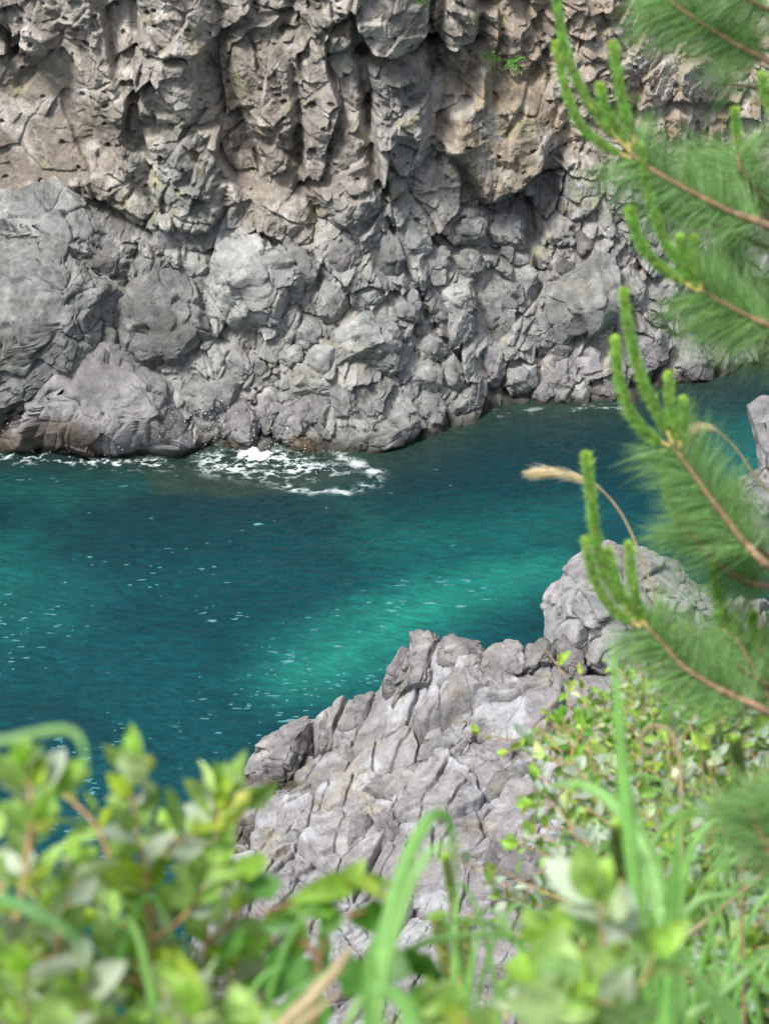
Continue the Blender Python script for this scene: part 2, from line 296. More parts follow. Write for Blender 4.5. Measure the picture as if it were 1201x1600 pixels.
# ------------------------------------------------------------ traced boulders on the far shore
# outline in photograph coordinates, relative bulge, tint, label
G, GP, GL, GD, GT, GW = "grey", "purple", "pale", "dark", "tan", "wet"
BOULDERS = [
 ([(-60,345),(20,310),(65,290),(110,290),(150,330),(192,365),(198,400),(170,440),(110,425),(80,385),(30,372),(-60,390)],.6,GL,"big pale weathered boulder high on the cliff foot, above the overhanging left one"),
 ([(-70,362),(10,358),(50,360),(85,385),(110,420),(150,450),(188,478),(193,510),(180,528),(130,555),(95,580),(60,600),(20,622),(-70,640)],1.15,G,"huge bulging grey boulder overhanging the water at the left end of the cliff foot"),
 ([(-60,650),(0,645),(40,612),(75,588),(110,562),(150,545),(185,527),(197,560),(235,580),(272,620),(294,655),(298,688),(265,708),(215,700),(180,708),(130,700),(60,690),(-60,690)],.5,GP,"broad purple grey slab sloping into the sea, brown stain on its lower left"),
 ([(206,690),(222,668),(243,680),(240,712),(215,720)],.7,GP,"small upright grey stone at the foot of the broad purple slab, further from the splash"),
 ([(248,684),(275,672),(300,695),(288,716),(262,710)],.8,GP,"small pointed grey stone at the foot of the broad purple slab, next to the splash"),
 ([(200,460),(225,440),(260,435),(290,450),(300,475),(320,500),(318,530),(300,560),(290,575),(250,578),(215,565),(195,535),(190,500)],.85,G,"rounded knobbly grey boulder just above the broad purple slab"),
 ([(350,390),(378,362),(412,358),(440,372),(452,400),(462,455),(448,490),(425,512),(390,515),(355,495),(325,475),(335,440)],.9,GL,"large pitted pale boulder with white patches in the middle of the cliff foot"),
 ([(450,385),(480,380),(495,405),(497,450),(480,462),(463,440),(455,410)],.8,G,"small pitted rock wedged against the right side of the large pitted pale boulder"),
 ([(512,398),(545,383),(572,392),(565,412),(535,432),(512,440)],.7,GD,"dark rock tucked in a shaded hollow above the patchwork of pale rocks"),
 ([(578,390),(600,362),(620,380),(634,420),(625,440),(600,440),(582,420)],.8,G,"tall rounded grey rock left of the long diagonal crack"),
 ([(612,362),(637,345),(662,360),(672,388),(655,400),(640,420),(624,395)],.8,G,"round topped grey rock above the long diagonal crack"),
 ([(655,400),(675,385),(697,395),(700,415),(680,427),(660,420)],.8,G,"small ball shaped grey rock above the faceted pale block"),
 ([(662,447),(700,440),(738,446),(745,478),(720,492),(700,499),(680,480)],.8,GL,"faceted pale block beside the tall wedge, with a hollow under its nose"),
 ([(680,499),(702,497),(744,482),(738,512),(715,537),(700,542),(685,522)],.7,G,"leaning angular rock directly under the faceted pale block"),
 ([(518,545),(538,510),(560,495),(590,490),(612,510),(620,540),(600,562),(570,571),(540,571),(522,562)],.8,GL,"whitish round faced boulder left of the small dark pointed wedge"),
 ([(603,502),(622,460),(640,445),(653,470),(656,497),(630,507)],.7,GL,"pale upright rock leaning against the long diagonal crack"),
 ([(595,545),(640,530),(641,555),(617,580),(585,592),(567,575)],.7,G,"oval pitted grey rock below the whitish round faced boulder"),
 ([(476,568),(490,546),(515,540),(530,560),(526,577),(505,592),(485,582)],.8,GL,"smooth cream grey rock between the whitish boulder and the blocks by the sea"),
 ([(433,558),(452,540),(470,545),(468,566),(448,582),(435,578)],.8,G,"smooth egg shaped grey stone below the large pitted pale boulder"),
 ([(346,565),(368,525),(388,545),(396,572),(385,596),(362,592)],.8,GL,"pale angular rock split by a thin crack below the large pitted boulder"),
 ([(392,575),(400,552),(420,560),(424,580),(408,598),(394,600)],.7,G,"narrow grey rock right of the split pale angular one"),
 ([(398,600),(425,580),(446,584),(440,600),(412,606)],.6,G,"flat grey stone lying under the egg shaped one"),
 ([(235,582),(290,575),(330,588),(372,600),(400,606),(385,628),(350,660),(343,690),(315,692),(300,660),(285,625)],.5,GL,"long smooth grey block sloping down beside the broad purple slab"),
 ([(352,685),(358,640),(372,612),(392,622),(405,660),(402,688),(380,700),(360,698)],.8,GP,"egg shaped purple grey rock standing right behind the white splash"),
 ([(398,612),(415,600),(440,605),(434,640),(418,678),(408,660)],.7,GP,"narrow purple rock filling the gap right of the egg shaped one by the splash"),
 ([(428,662),(438,627),(468,620),(487,640),(490,672),(462,698),(436,690)],.8,GP,"rounded purple grey boulder above the wet brown stone"),
 ([(487,640),(492,622),(512,620),(517,650),(514,674),(492,672)],.7,G,"upright rectangular blue grey block near the sea"),
 ([(450,600),(470,575),(505,585),(530,592),(528,618),(500,622),(470,620),(452,615)],.6,GL,"pale smooth rock on top of the rounded purple grey boulder"),
 ([(520,618),(526,598),(548,606),(552,640),(540,668),(520,660)],.7,G,"slim grey rock right of the upright rectangular block"),
 ([(550,600),(580,592),(612,598),(600,625),(590,662),(562,662),(553,635)],.7,G,"tall grey rock with smooth vertical faces above the low seaward rock"),
 ([(595,640),(607,604),(632,618),(650,648),(662,664),(630,682),(602,666)],.7,G,"rounded blue grey rock at the water behind the low seaward point"),
 ([(512,690),(520,672),(540,662),(590,665),(630,652),(650,668),(640,688),(605,698),(570,716),(545,720),(515,710)],.6,GL,"low pale rock forming the seaward point right of the splash"),
 ([(652,618),(680,610),(693,640),(687,668),(662,664),(650,640)],.7,G,"grey rock at the water between the seaward point and the smooth wedge"),
 ([(686,558),(705,556),(731,590),(729,612),(702,620),(687,606)],.8,G,"smooth sharp edged wedge tilting over the water left of the dark recess"),
 ([(692,650),(700,622),(730,612),(746,590),(751,622),(740,643),(705,664)],.7,G,"block at the waterline under the smooth sharp edged wedge"),
 ([(638,575),(665,560),(684,572),(689,603),(660,613),(641,602)],.6,GL,"squarish pale grey block left of the smooth sharp edged wedge"),
 ([(647,546),(672,525),(690,533),(698,548),(680,562),(655,560)],.8,G,"small dark pointed wedge of rock above the smooth sharp edged one"),
 ([(742,478),(752,440),(766,408),(785,425),(811,450),(812,472),(800,490),(802,520),(785,535),(765,542),(735,522)],.7,GL,"tall tapering pale wedge left of the biggest flat faced block"),
 ([(741,562),(755,540),(775,534),(789,550),(786,580),(780,600),(755,600),(742,582)],.8,GP,"rounded lilac grey boulder above the dark wet recess"),
 ([(788,562),(815,555),(833,570),(838,592),(816,622),(800,612),(787,597)],.7,G,"grey boulder right of the rounded lilac one over the dark recess"),
 ([(814,520),(830,500),(850,468),(862,490),(876,520),(855,541),(828,542)],.7,G,"grey rock with a dark hollow face left of the biggest flat faced block"),
 ([(795,450),(800,432),(830,418),(838,440),(835,470),(815,480)],.7,G,"broken grey rock beside the top of the tall tapering wedge"),
 ([(861,455),(900,430),(935,398),(955,401),(959,425),(966,470),(962,488),(935,508),(900,520),(880,524),(870,495)],.7,GL,"biggest flat faced pale grey block leaning out with a dark underside"),
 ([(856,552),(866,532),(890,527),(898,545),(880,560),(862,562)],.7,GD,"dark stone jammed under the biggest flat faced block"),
 ([(854,585),(868,562),(896,550),(901,577),(894,597),(868,611),(853,603)],.6,GP,"smooth lilac grey slab below the dark jammed stone"),
 ([(898,562),(918,527),(955,520),(952,560),(940,582),(915,597),(897,590)],.6,GP,"striped lilac slab right of the smooth one, under the biggest block"),
 ([(829,632),(838,605),(858,602),(864,618),(852,634)],.7,GP,"small lilac stone on the waterline, nearest the dark recess"),
 ([(862,636),(865,612),(890,603),(896,620),(884,638)],.7,G,"blue grey stone in the waterline row, second from the dark recess"),
 ([(887,632),(895,598),(915,592),(922,612),(912,632)],.7,G,"upright grey stone in the waterline row, third from the dark recess"),
 ([(914,634),(925,616),(945,614),(953,628),(940,636)],.6,G,"low pale stone at the waterline beneath the striped lilac slab"),
 ([(960,420),(985,414),(1006,430),(998,492),(970,492)],.7,G,"column like grey rock just right of the biggest flat faced block"),
 ([(1003,440),(1015,427),(1045,432),(1052,455),(1040,480),(1012,482)],.7,G,"squared grey rock half hidden by the pine, beside the column like one"),
 ([(955,525),(1000,514),(1046,530),(1036,562),(1010,577),(962,577)],.6,GP,"long lilac boulder behind the tall green pine shoots"),
 ([(1040,565),(1046,543),(1070,530),(1100,538),(1113,565),(1106,590),(1075,606),(1050,600)],.8,GP,"rounded dark lilac boulder ending the far shore at the water"),
 ([(890,388),(905,365),(935,374),(925,400),(900,416)],.8,GD,"dark angular rock above the biggest flat faced block"),
 ([(924,371),(940,361),(951,371),(938,385)],.8,G,"small light cube of rock perched above the dark angular one"),
 ([(952,366),(972,358),(982,376),(960,386)],.8,G,"small squared rock in the rubble under the pine shoots"),
 ([(855,412),(875,400),(897,415),(890,436),(864,442)],.7,GD,"dark rounded rock left of the top of the biggest block"),
 ([(440,703),(452,680),(480,672),(500,690),(496,715),(465,722)],.6,GW,"wet brown stone lying awash right of the splash"),
 ([(335,702),(345,690),(372,695),(366,708),(345,712)],.6,GW,"low ochre stained stone at the edge of the splash"),
 ([(300,440),(330,425),(345,445),(325,470),(305,468)],.7,G,"squat rock between the rounded knobbly boulder and the large pitted one"),
 ([(497,470),(512,440),(535,445),(542,480),(520,500),(500,498)],.7,G,"blocky rock right of the small pitted one, under the shaded hollow"),
 ([(545,455),(580,440),(604,450),(600,480),(565,490),(548,480)],.6,G,"fractured grey rock above the whitish round faced boulder"),
 ([(120,385),(150,365),(190,385),(185,420),(150,445),(125,425)],.7,GD,"dark pitted rock set into the side of the big pale weathered boulder"),
 ([(232,360),(262,352),(295,362),(300,385),(270,398),(240,388)],.6,GP,"smooth lilac boulder under the green stained cliff face"),
 ([(275,410),(305,385),(335,400),(322,430),(290,432)],.7,G,"fractured rock above the rounded knobbly boulder"),
 ([(455,535),(470,505),(498,510),(500,535),(475,545)],.7,G,"rock between the egg shaped stone and the whitish boulder"),
 ([(700,350),(725,335),(755,345),(752,375),(725,390),(703,380)],.7,G,"knobbly grey rock just under the tan overhang"),
 ([(760,350),(785,335),(815,345),(825,375),(800,395),(768,385)],.7,G,"rust spotted rock in the shade right of the knobbly one"),
 ([(700,400),(725,392),(755,398),(750,430),(715,440),(702,425)],.6,G,"cracked rock above the faceted pale block and left of the tall wedge"),
]
TINTN = {G: (.285, .275, .272), GP: (.285, .27, .28), GL: (.33, .325, .335)}
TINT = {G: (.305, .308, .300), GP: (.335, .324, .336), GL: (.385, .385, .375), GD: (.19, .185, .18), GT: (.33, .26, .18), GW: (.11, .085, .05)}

def ico(level, _c={}):
    if level not in _c:
        bm = bmesh.new(); bmesh.ops.create_icosphere(bm, subdivisions=level, radius=1)
        v = np.array([x.co[:] for x in bm.verts]); f = np.array([[q.index for q in p.verts] for p in bm.faces]); bm.free()
        _c[level] = (v, f)
    return _c[level]
OPT = {0: dict(push=-.1), 1: dict(push=-.55, rough=1.5), 2: dict(rough=.2, push=-.25, nfac=1, tilt=30, joints=True), 22: dict(rough=.5, tilt=20, joints=True), 6: dict(push=-.15, rough=1.4), 5: dict(push=-.1, rough=1.2), 42: dict(push=-.45, rough=.2, nfac=1, topn=[-.35, .25, .9])}
def rock_colour(P, base, rs, z_wet=True, stain=None):
    n = len(P); c = np.tile(np.array(base), (n, 1))
    a = noise(P*.9, rs); c = c*(1+.35*a[:, None])
    pale = sstep(.18, .5, fbm(P*1.3, 4, rs+5)); c = mixc(c, (.42, .42, .40), pale*.6)
    ol = sstep(.15, .5, fbm(P*.8+31, 3, rs+9)); c = mixc(c, (.20, .20, .15), ol*.45)
    bl = sstep(.1, .5, fbm(P*1.7+71, 3, rs+11)); c = mixc(c, (.17, .195, .205), bl*.4)
    if z_wet:
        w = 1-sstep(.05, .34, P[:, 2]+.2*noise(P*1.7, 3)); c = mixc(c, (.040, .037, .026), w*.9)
    return np.clip(c, .01, .8)
def traced_rock(poly, bulge, tint, label, idx, name="boulder", Y=None, level=6, mat=None, group=None, nfac=9, push=0.25, cat="boulder", fac=1.0, back=.8, topn=None, zwet=True, rough=1.0, tilt=8, joints=False):
    rg = np.random.default_rng(1000+idx); a = np.asarray(poly, float)
    cx, cy = a.mean(0)
    C0 = at_cliff(cx, cy)[0] if Y is None else at_Y(cx, cy, Y)
    C0 = EYE+(C0-EYE)*(1+push/np.linalg.norm(C0-EYE))
    e3 = (EYE-C0); dist = np.linalg.norm(e3); e3 /= dist
    if tilt:
        hz = np.array([e3[0], e3[1], 0.]); hz /= np.linalg.norm(hz); el = math.asin(e3[2])+math.radians(tilt); e3 = hz*math.cos(el)+np.array([0, 0, math.sin(el)])
    e1 = np.cross((0, 0, 1), e3); e1 /= np.linalg.norm(e1); e2 = np.cross(e3, e1)
    d = ray(a[:, 0], a[:, 1]); t = (((C0-EYE)@e3)/(d@e3))[:, None]; Pw = EYE+d*t-C0
    q = np.stack([Pw@e1, Pw@e2], 1)
    th = np.arctan2(q[:, 1], q[:, 0]); rr = np.hypot(q[:, 0], q[:, 1]); o = np.argsort(th); th, rr, qs = th[o], rr[o], q[o]
    v, f = ico(level)
    ang = np.arctan2(v[:, 1], v[:, 0]); s = np.hypot(v[:, 0], v[:, 1])
    # outline radius: intersection with polygon edge
    k = np.searchsorted(th, ang) % len(th); p1 = qs[k-1]; p2 = qs[k]
    dx, dy = np.cos(ang), np.sin(ang); ex, ey = p2[:, 0]-p1[:, 0], p2[:, 1]-p1[:, 1]
    den = dx*ey-dy*ex; Rr = np.where(np.abs(den) > 1e-6, (p1[:, 0]*ey-p1[:, 1]*ex)/np.where(np.abs(den) < 1e-6, 1, den), rr[k])
    Rr = np.clip(Rr, .3*rr.min(), rr.max()*1.02)
    rm = rr.mean(); D = bulge*rm
    L_ = 1.0; g = s**.42; hgt = np.sign(v[:, 2])*np.abs(v[:, 2])**1.0
    L = np.stack([Rr*g*dx, Rr*g*dy, np.where(hgt > 0, hgt*D, hgt*D*back)], 1)*1.03
    # cut planes (local frame: x right, y up, z to viewer)
    nrm = [(np.array([.15*rg.normal(), .75+.1*rg.normal(), .75]), .80), (np.array([-.8, .15*rg.normal(), .8]), .84), (np.array([.85, .15*rg.normal(), .7]), .84), (np.array([.2*rg.normal(), -.7, .7]), .84)]
    if topn is not None: nrm[0] = (np.array(topn, float), .62)
    for _ in range(nfac+3):
        w = rg.normal(size=3); w[2] = .30+abs(w[2])*.9; nrm.append((w, rg.uniform(.64, .88)))
    for i, (w, fr) in enumerate(nrm):
        w = w/np.linalg.norm(w); cut = (L@w).max()*fr
        e = L@w-cut; L = L-np.outer(np.clip(e, 0, None), w)
    # bring the outline back out to the traced size
    L[:, :2] *= (1.06 if joints else 1.17) if idx < 300 else 1.10
    W = C0+L[:, :1]*e1+L[:, 1:2]*e2+L[:, 2:]*e3
    rad = (W-C0); rad /= (np.linalg.norm(rad, axis=1)[:, None]+1e-9)
    sc = max(.35, min(1.3, rm))
    q3 = W/(.62*sc)+.16*np.stack([noise(W*2.1/sc, idx), noise(W*2.1/sc, idx+50), noise(W*2.1/sc, idx+90)], 1)
    e, f1, r, ofs = worley3(q3*fac, 7)
    dsp = .10*sc*((r[0]-.5)*1.2+((r[1]-.5)*ofs[:, 0]+(r[2]-.5)*ofs[:, 1]+(r[3]-.5)*ofs[:, 2])*3.0)-.12*sc*min(rough, 1)*np.exp(-e/.028)
    e2_, _, r2, of2 = worley3(W/(.24*sc)+.25*np.stack([noise(W*4/sc, 5), noise(W*4/sc, 6), noise(W*4/sc, 9)], 1), 8)
    dsp += .032*sc*((r2[0]-.5)*1.0+((r2[1]-.5)*of2[:, 0]+(r2[2]-.5)*of2[:, 1]+(r2[3]-.5)*of2[:, 2])*3.6)*rough*.55-.022*sc*rough*np.exp(-e2_/.05)
    dsp += .022*sc*fbm(W*1.6/sc, 5, idx+3)+.009*fbm(W*9, 3, 21, gain=.6, ridged=True)*rough
    if joints:
        for ja, jsp, jd in ((-35, .60, .085), (48, .95, .07), (-28, .21, .035)):
            jr = math.radians(ja); uu = (L[:, 0]*math.cos(jr)+L[:, 1]*math.sin(jr)+.10*noise(W*1.1, 3))/jsp; fr = np.abs(uu-np.round(uu))*jsp
            dsp -= jd*np.exp(-fr/.022)*sstep(-.15, .15, noise(np.stack([np.round(uu)*3.3, L[:, 0]*1.2, L[:, 1]*1.2], 1), 8))
    W = W+rad*dsp[:, None]
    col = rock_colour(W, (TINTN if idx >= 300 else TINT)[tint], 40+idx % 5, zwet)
    if idx == 2:
        st = sstep(-.25, .2, poly_sd(W[:, 0], W[:, 2], XZ([(-60,640),(20,640),(80,612),(135,616),(165,640),(168,690),(60,700),(-60,690)]))+.3*noise(W*1.5, 4)); col = mixc(col, (.14, .095, .065), st*.7)
    col = mixc(col, col.mean(0)*(.8+.4*rg.random()), np.full(len(col), .0))
    col *= (1+.30*(r[3]-.5))[:, None]*rg.uniform(.74, 1.14)
    base = C0.copy(); base[2] = W[:, 2].min()
    ob = mesh_obj(name, W, f, mat or M_ROCK, loc=base, tint=col)
    tag(ob, label, cat, group)
    return ob, W

# ------------------------------------------------------------ far cliff surface
def build_cliff():
    X = np.linspace(-13.5, 14.5, 1330); Z = np.linspace(-1.6, 15.0, 800)
    XX, ZZ = [g.ravel() for g in np.meshgrid(X, Z, indexing='ij')]
    P = np.stack([XX, ZZ*0, ZZ], 1)
    wx = .28*noise(P*.6, 1)+.06*noise(P*1.9, 2)+.012*noise(P*6, 5); wz = .28*noise(P*.6, 3)+.06*noise(P*1.9, 4)+.012*noise(P*6, 6)
    qx, qz = XX+wx, ZZ+wz
    ulim = 5.3+.5*noise(P*.5, 9); up = sstep(-.7, .7, ZZ-ulim)          # massive upper cliff / broken foot
    right = sstep(.5, 3.5, XX-5.0+.6*noise(P*.7, 12))*up                # blockier, tan right part
    # broken foot
    a1, e1, c1 = facets2(qx, qz, 1.05, .20, .50, 11, .38, .024)
    a2, e2, c2 = facets2(qx*1.15, qz, .52, .08, .50, 12, .20, .030)
    a3, e3, c3 = facets2(qx, qz, .24, .022, .38, 13, .06, .04)
    low = a1+a2+a3
    # massive cliff: vertical ribs, ledges, flakes
    rib = .26*fbm(np.stack([qx*.55, ZZ*0, qz*.16], 1), 3, 31, ridged=True)
    b1, eb1, cb1 = facets2(qx*1.1, qz*.72, 1.45, .36, .95, 33, .26, .022)
    b2, eb2, cb2 = facets2(qx*.95, qz*1.1, .66, .12, .95, 34, .10, .024)
    fa, _, _ = facets2(qx*.9+.25*ZZ, qz*1.3, .36, .045, .8, 36, .045, .035)
    flk = .06*fbm(np.stack([qx*.9, ZZ*0, qz*2.6+.5*qx], 1), 5, 35, gain=.55, ridged=True)+fa
    calm = sstep(.05, .35, noise(P*.55, 39)); upd = rib+.62*b1+.75*b2*(1-.4*calm)+.8*flk*(1-.8*calm)
    smoothmask = np.zeros(len(XX))
    # blocky right
    r1, er1, cr1 = facets2(qx, qz*.75, .85, .20, .5, 41, .16, .035); r2, er2, cr2 = facets2(qx, qz, .34, .07, .45, 42, .06, .05)
    rgt = r1+r2+.3*rib
    ft = 0
    jx = XX+.5*wx+.10*noise(P*2.2, 15); jz = ZZ+.5*wz+.10*noise(P*2.2, 16)
    def poly(pl): return poly_sd(jx, jz, XZ(pl))
    # (outline, height, edge softness m, smooth the face inside?)
    feats = [
     ([(-80,90),(40,85),(100,80),(130,120),(185,200),(192,250),(150,275),(60,320),(-80,330)], -.50, 1.0, .82),
     ([(-80,-40),(30,-20),(75,20),(100,75),(60,108),(30,70),(-80,20)], .75, .35, .1),
     ([(60,-40),(165,-40),(165,10),(120,45),(75,20)], .45, .3, .2),
     ([(205,-60),(338,-60),(345,55),(308,88),(215,70)], .85, .22, .35),
     ([(212,84),(303,88),(312,135),(300,195),(215,190)], .40, .15, .1),
     ([(216,205),(262,208),(312,240),(345,262),(357,325),(330,365),(238,350),(232,290)], .50, .25, .0),
     ([(120,275),(190,262),(232,300),(232,362),(190,345),(150,320)], .25, .3, .6),
     ([(392,66),(450,62),(466,130),(466,200),(452,262),(415,275),(395,200)], .55, .25, .1),
     ([(468,60),(560,75),(572,150),(570,260),(500,285),(470,250)], .20, .25, .1),
     ([(474,-60),(550,-60),(562,68),(510,92),(486,60)], .85, .18, .3),
     ([(552,-60),(668,-60),(673,48),(655,70),(620,86),(585,70),(556,35)], 1.35, .10, .45),
     ([(566,92),(660,105),(676,160),(662,212),(640,298),(612,315),(592,282),(577,200)], .60, .22, .0),
     ([(672,-60),(752,-60),(746,60),(722,80),(700,74),(672,56)], .85, .15, .1),
     ([(690,160),(728,145),(742,88),(768,92),(776,140),(800,128),(832,118),(872,200),(868,232),(850,268),(800,305),(760,330),(735,318),(716,262),(694,232)], 1.15, .45, .45),
     ([(745,90),(765,85),(775,150),(745,170),(722,130)], .35, .12, .8),
     ([(740,250),(800,255),(862,225),(850,268),(805,300),(768,322),(742,300)], .25, .3, .3),
     ([(757,-30),(812,-30),(832,45),(812,94),(772,92)], .35, .2, .2),
     ([(880,240),(945,245),(940,330),(890,350),(865,300)], .35, .2, .2),
     ([(485,290),(520,268),(575,270),(580,330),(560,360),(520,350)], .45, .3, .4),
     ([(380,300),(440,290),(490,310),(480,370),(400,360)], .3, .35, .6),
     ([(775,322),(862,268),(900,255),(885,320),(852,405),(800,400)], -1.0, .35, .0),
     ([(748,642),(760,600),(832,604),(838,640)], -.7, .2, .2),
    ]
    H = np.zeros(len(XX))
    for pl, h, soft, sm in feats:
        sd = poly(pl); t = sstep(-soft*.25, soft, sd); H += h*(.72 if abs(h) > .5 else 1.0)*(t+.25*np.clip(sd, 0, 1.2)*np.sign(h)*t*.6); smoothmask = np.maximum(smoothmask, sm*sstep(0, .25, sd))
    for ln, dep, wd in [
     ([(340,10),(345,60),(342,90),(358,150),(378,225),(392,270)], .85, .30), ([(455,0),(436,65),(460,110),(466,190),(468,285)], .5, .14),
     ([(206,0),(209,60),(212,190),(235,260)], .35, .12), ([(0,50),(35,80),(60,110),(30,140)], .5, .2), ([(570,70),(572,130),(574,200),(580,255),(600,300)], .9, .16),
     ([(678,70),(682,140),(688,200),(676,250)], 1.0, .30), ([(690,230),(720,270),(740,320)], .35, .12), ([(560,90),(600,92),(640,85),(672,68),(700,78),(740,72)], .9, .14),
     ([(500,50),(540,30)], .5, .12), ([(755,0),(748,70)], .6, .12), ([(870,60),(840,110),(820,150),(790,200)], .45, .10), ([(966,186),(1010,180),(1060,165),(1140,168)], .7, .14),
     ([(605,345),(625,400),(650,460),(685,530),(720,545),(745,520)], .55, .09), ([(655,350),(690,405),(720,400)], .4, .08), ([(142,318),(175,340),(205,362),(235,368)], .55, .10),
     ([(190,262),(215,290),(195,318),(142,320)], .22, .06), ([(215,395),(195,425),(192,520)], .4, .12), ([(300,580),(370,600),(400,605)], .3, .07), ([(830,330),(840,420),(835,460)], .6, .15),
     ([(190,528),(240,580),(280,625),(300,680)], .3, .07), ([(350,325),(330,362),(300,370)], .4, .12), ([(1000,430),(990,500)], .4, .1)]:
        d = line_d(qx*.5+XX*.5, qz*.5+ZZ*.5, XZ(ln)); H -= .8*dep*np.exp(-(d/wd)**2)
    k = (1-smoothmask)
    body = low*(1-up)+(upd*(1-right)+rgt*right)*up
    D = H+body*(.10+.90*k)+.30*fbm(P*.35, 2, 77)*1.0
    # boulders cover the foot: sink the surface below them
    for b in BOULDERS:
        q = XZ(b[0]); lo, hi = q.min(0)-.1, q.max(0)+.1
        m = (XX > lo[0]) & (XX < hi[0]) & (ZZ > lo[1]) & (ZZ < hi[1])
        sd = poly_sd(XX[m], ZZ[m], q); t = sstep(-.02, .12, sd); D[m] = D[m]*(1-t)+(-.12)*t
    D = soften(D, len(X), len(Z), 1); P3 = np.stack([XX, -D, ZZ], 1)
    s4, _, _ = facets2(qx*1.3, qz, .10, .010, .35, 14, .01, .06); D += s4*(.3+.7*k)
    D += .03*fbm(P3*1.5, 4, 51)*(.5+.5*k)+.022*fbm(P3*5.5, 4, 52, gain=.65, ridged=True)*(.35+.65*k)
    # gas holes in the lava
    ep, fp, h1, h2, h3, ox, oy = worley2(qx/.34, qz/.26, 91); pit = (h1 < .22*(1-smoothmask*.6))*(1-sstep(.1+.12*h2, .2+.16*h2, fp)); D -= .16*pit*up
    V = np.stack([XX, baseY(XX, ZZ)-D, ZZ], 1)
    # colours of the rock
    c = np.tile(np.array((.325, .298, .268)), (len(V), 1))
    low_c = np.array((.29, .292, .283)); c = mixc(c, low_c, 1-up)
    cell = np.where(up > .5, cb1, c1); cell2 = np.where(up > .5, cb2, c2)
    c *= (.80+.26*cell+.24*cell2)[:, None]
    Pq = np.stack([qx, D, qz], 1)
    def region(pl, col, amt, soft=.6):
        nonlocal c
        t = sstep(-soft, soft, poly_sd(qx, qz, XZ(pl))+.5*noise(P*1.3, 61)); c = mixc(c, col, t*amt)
    region([(-80,100),(110,80),(190,200),(200,340),(120,330),(-80,340)], (.235, .20, .16), .75, .7)
    region([(330,80),(470,60),(480,290),(390,300),(330,200)], (.24, .20, .16), .45)
    region([(460,180),(570,180),(570,290),(460,290)], (.19, .17, .15), .5)
    region([(690,130),(760,60),(870,110),(880,230),(780,310),(715,300)], (.37, .305, .22), .85, .35)
    region([(700,-60),(1300,-60),(1300,260),(1000,250),(880,230),(780,90)], (.40, .325, .25), .7, .5)
    region([(565,90),(680,90),(680,240),(640,320),(590,300)], (.28, .285, .285), .6)
    region([(215,205),(345,230),(350,360),(235,360)], (.19, .215, .20), .65)
    region([(730,290),(870,250),(900,330),(820,420),(700,350)], (.13, .13, .13), .5)  # darker grey on the overhang's underside and the hollow below it
    region([(380,290),(500,300),(480,380),(390,370)], (.36, .30, .23), .6)
    region([(830,340),(1100,330),(1100,640),(830,640)], (.26, .245, .24), .5)
    pn = fbm(Pq*.9, 4, 63); c = mixc(c, (.56, .52, .475), sstep(.08, .38, pn)*.75*(.6+.4*up))
    pl2 = fbm(Pq*2.6+9, 4, 64); c = mixc(c, (.50, .49, .47), sstep(.28, .55, pl2)*.6)
    dk = fbm(Pq*1.1+33, 4, 65); c = mixc(c, (.13, .12, .105), sstep(.2, .55, dk)*.4)
    oc = fbm(Pq*1.4+55, 3, 66); c = mixc(c, (.38, .36, .20), sstep(.35, .6, oc)*.5)
    ru = fbm(Pq*1.6+77, 3, 67); c = mixc(c, (.34, .19, .10), sstep(.15, .5, ru)*.55*right)
    wh = fbm(np.stack([qx*1.6, D*0, qz*.7], 1)+99, 3, 68); c = mixc(c, (.62, .60, .55), sstep(.2, .42, wh)*.65*right)
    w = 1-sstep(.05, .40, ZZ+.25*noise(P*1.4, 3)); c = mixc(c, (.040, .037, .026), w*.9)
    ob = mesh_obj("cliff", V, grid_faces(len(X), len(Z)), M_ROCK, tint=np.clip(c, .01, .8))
    tag(ob, "tall craggy grey and brown lava cliff across the cove", None, kind="structure")
build_cliff()
print("cliff", round(time.time()-T0, 1))
for i, (pl, bulge, tint, label) in enumerate(BOULDERS):
    a = np.asarray(pl); big = np.ptp(a[:, 0])*np.ptp(a[:, 1]) > 7000
    traced_rock(pl, bulge, tint, label, i, level=7 if (big and np.ptp(a[:, 0]) > 170) else 6 if np.ptp(a[:, 0]) > 58 else 5, fac=1.0, **{'push': .15, **OPT.get(i, {})})
print("boulders", round(time.time()-T0, 1))

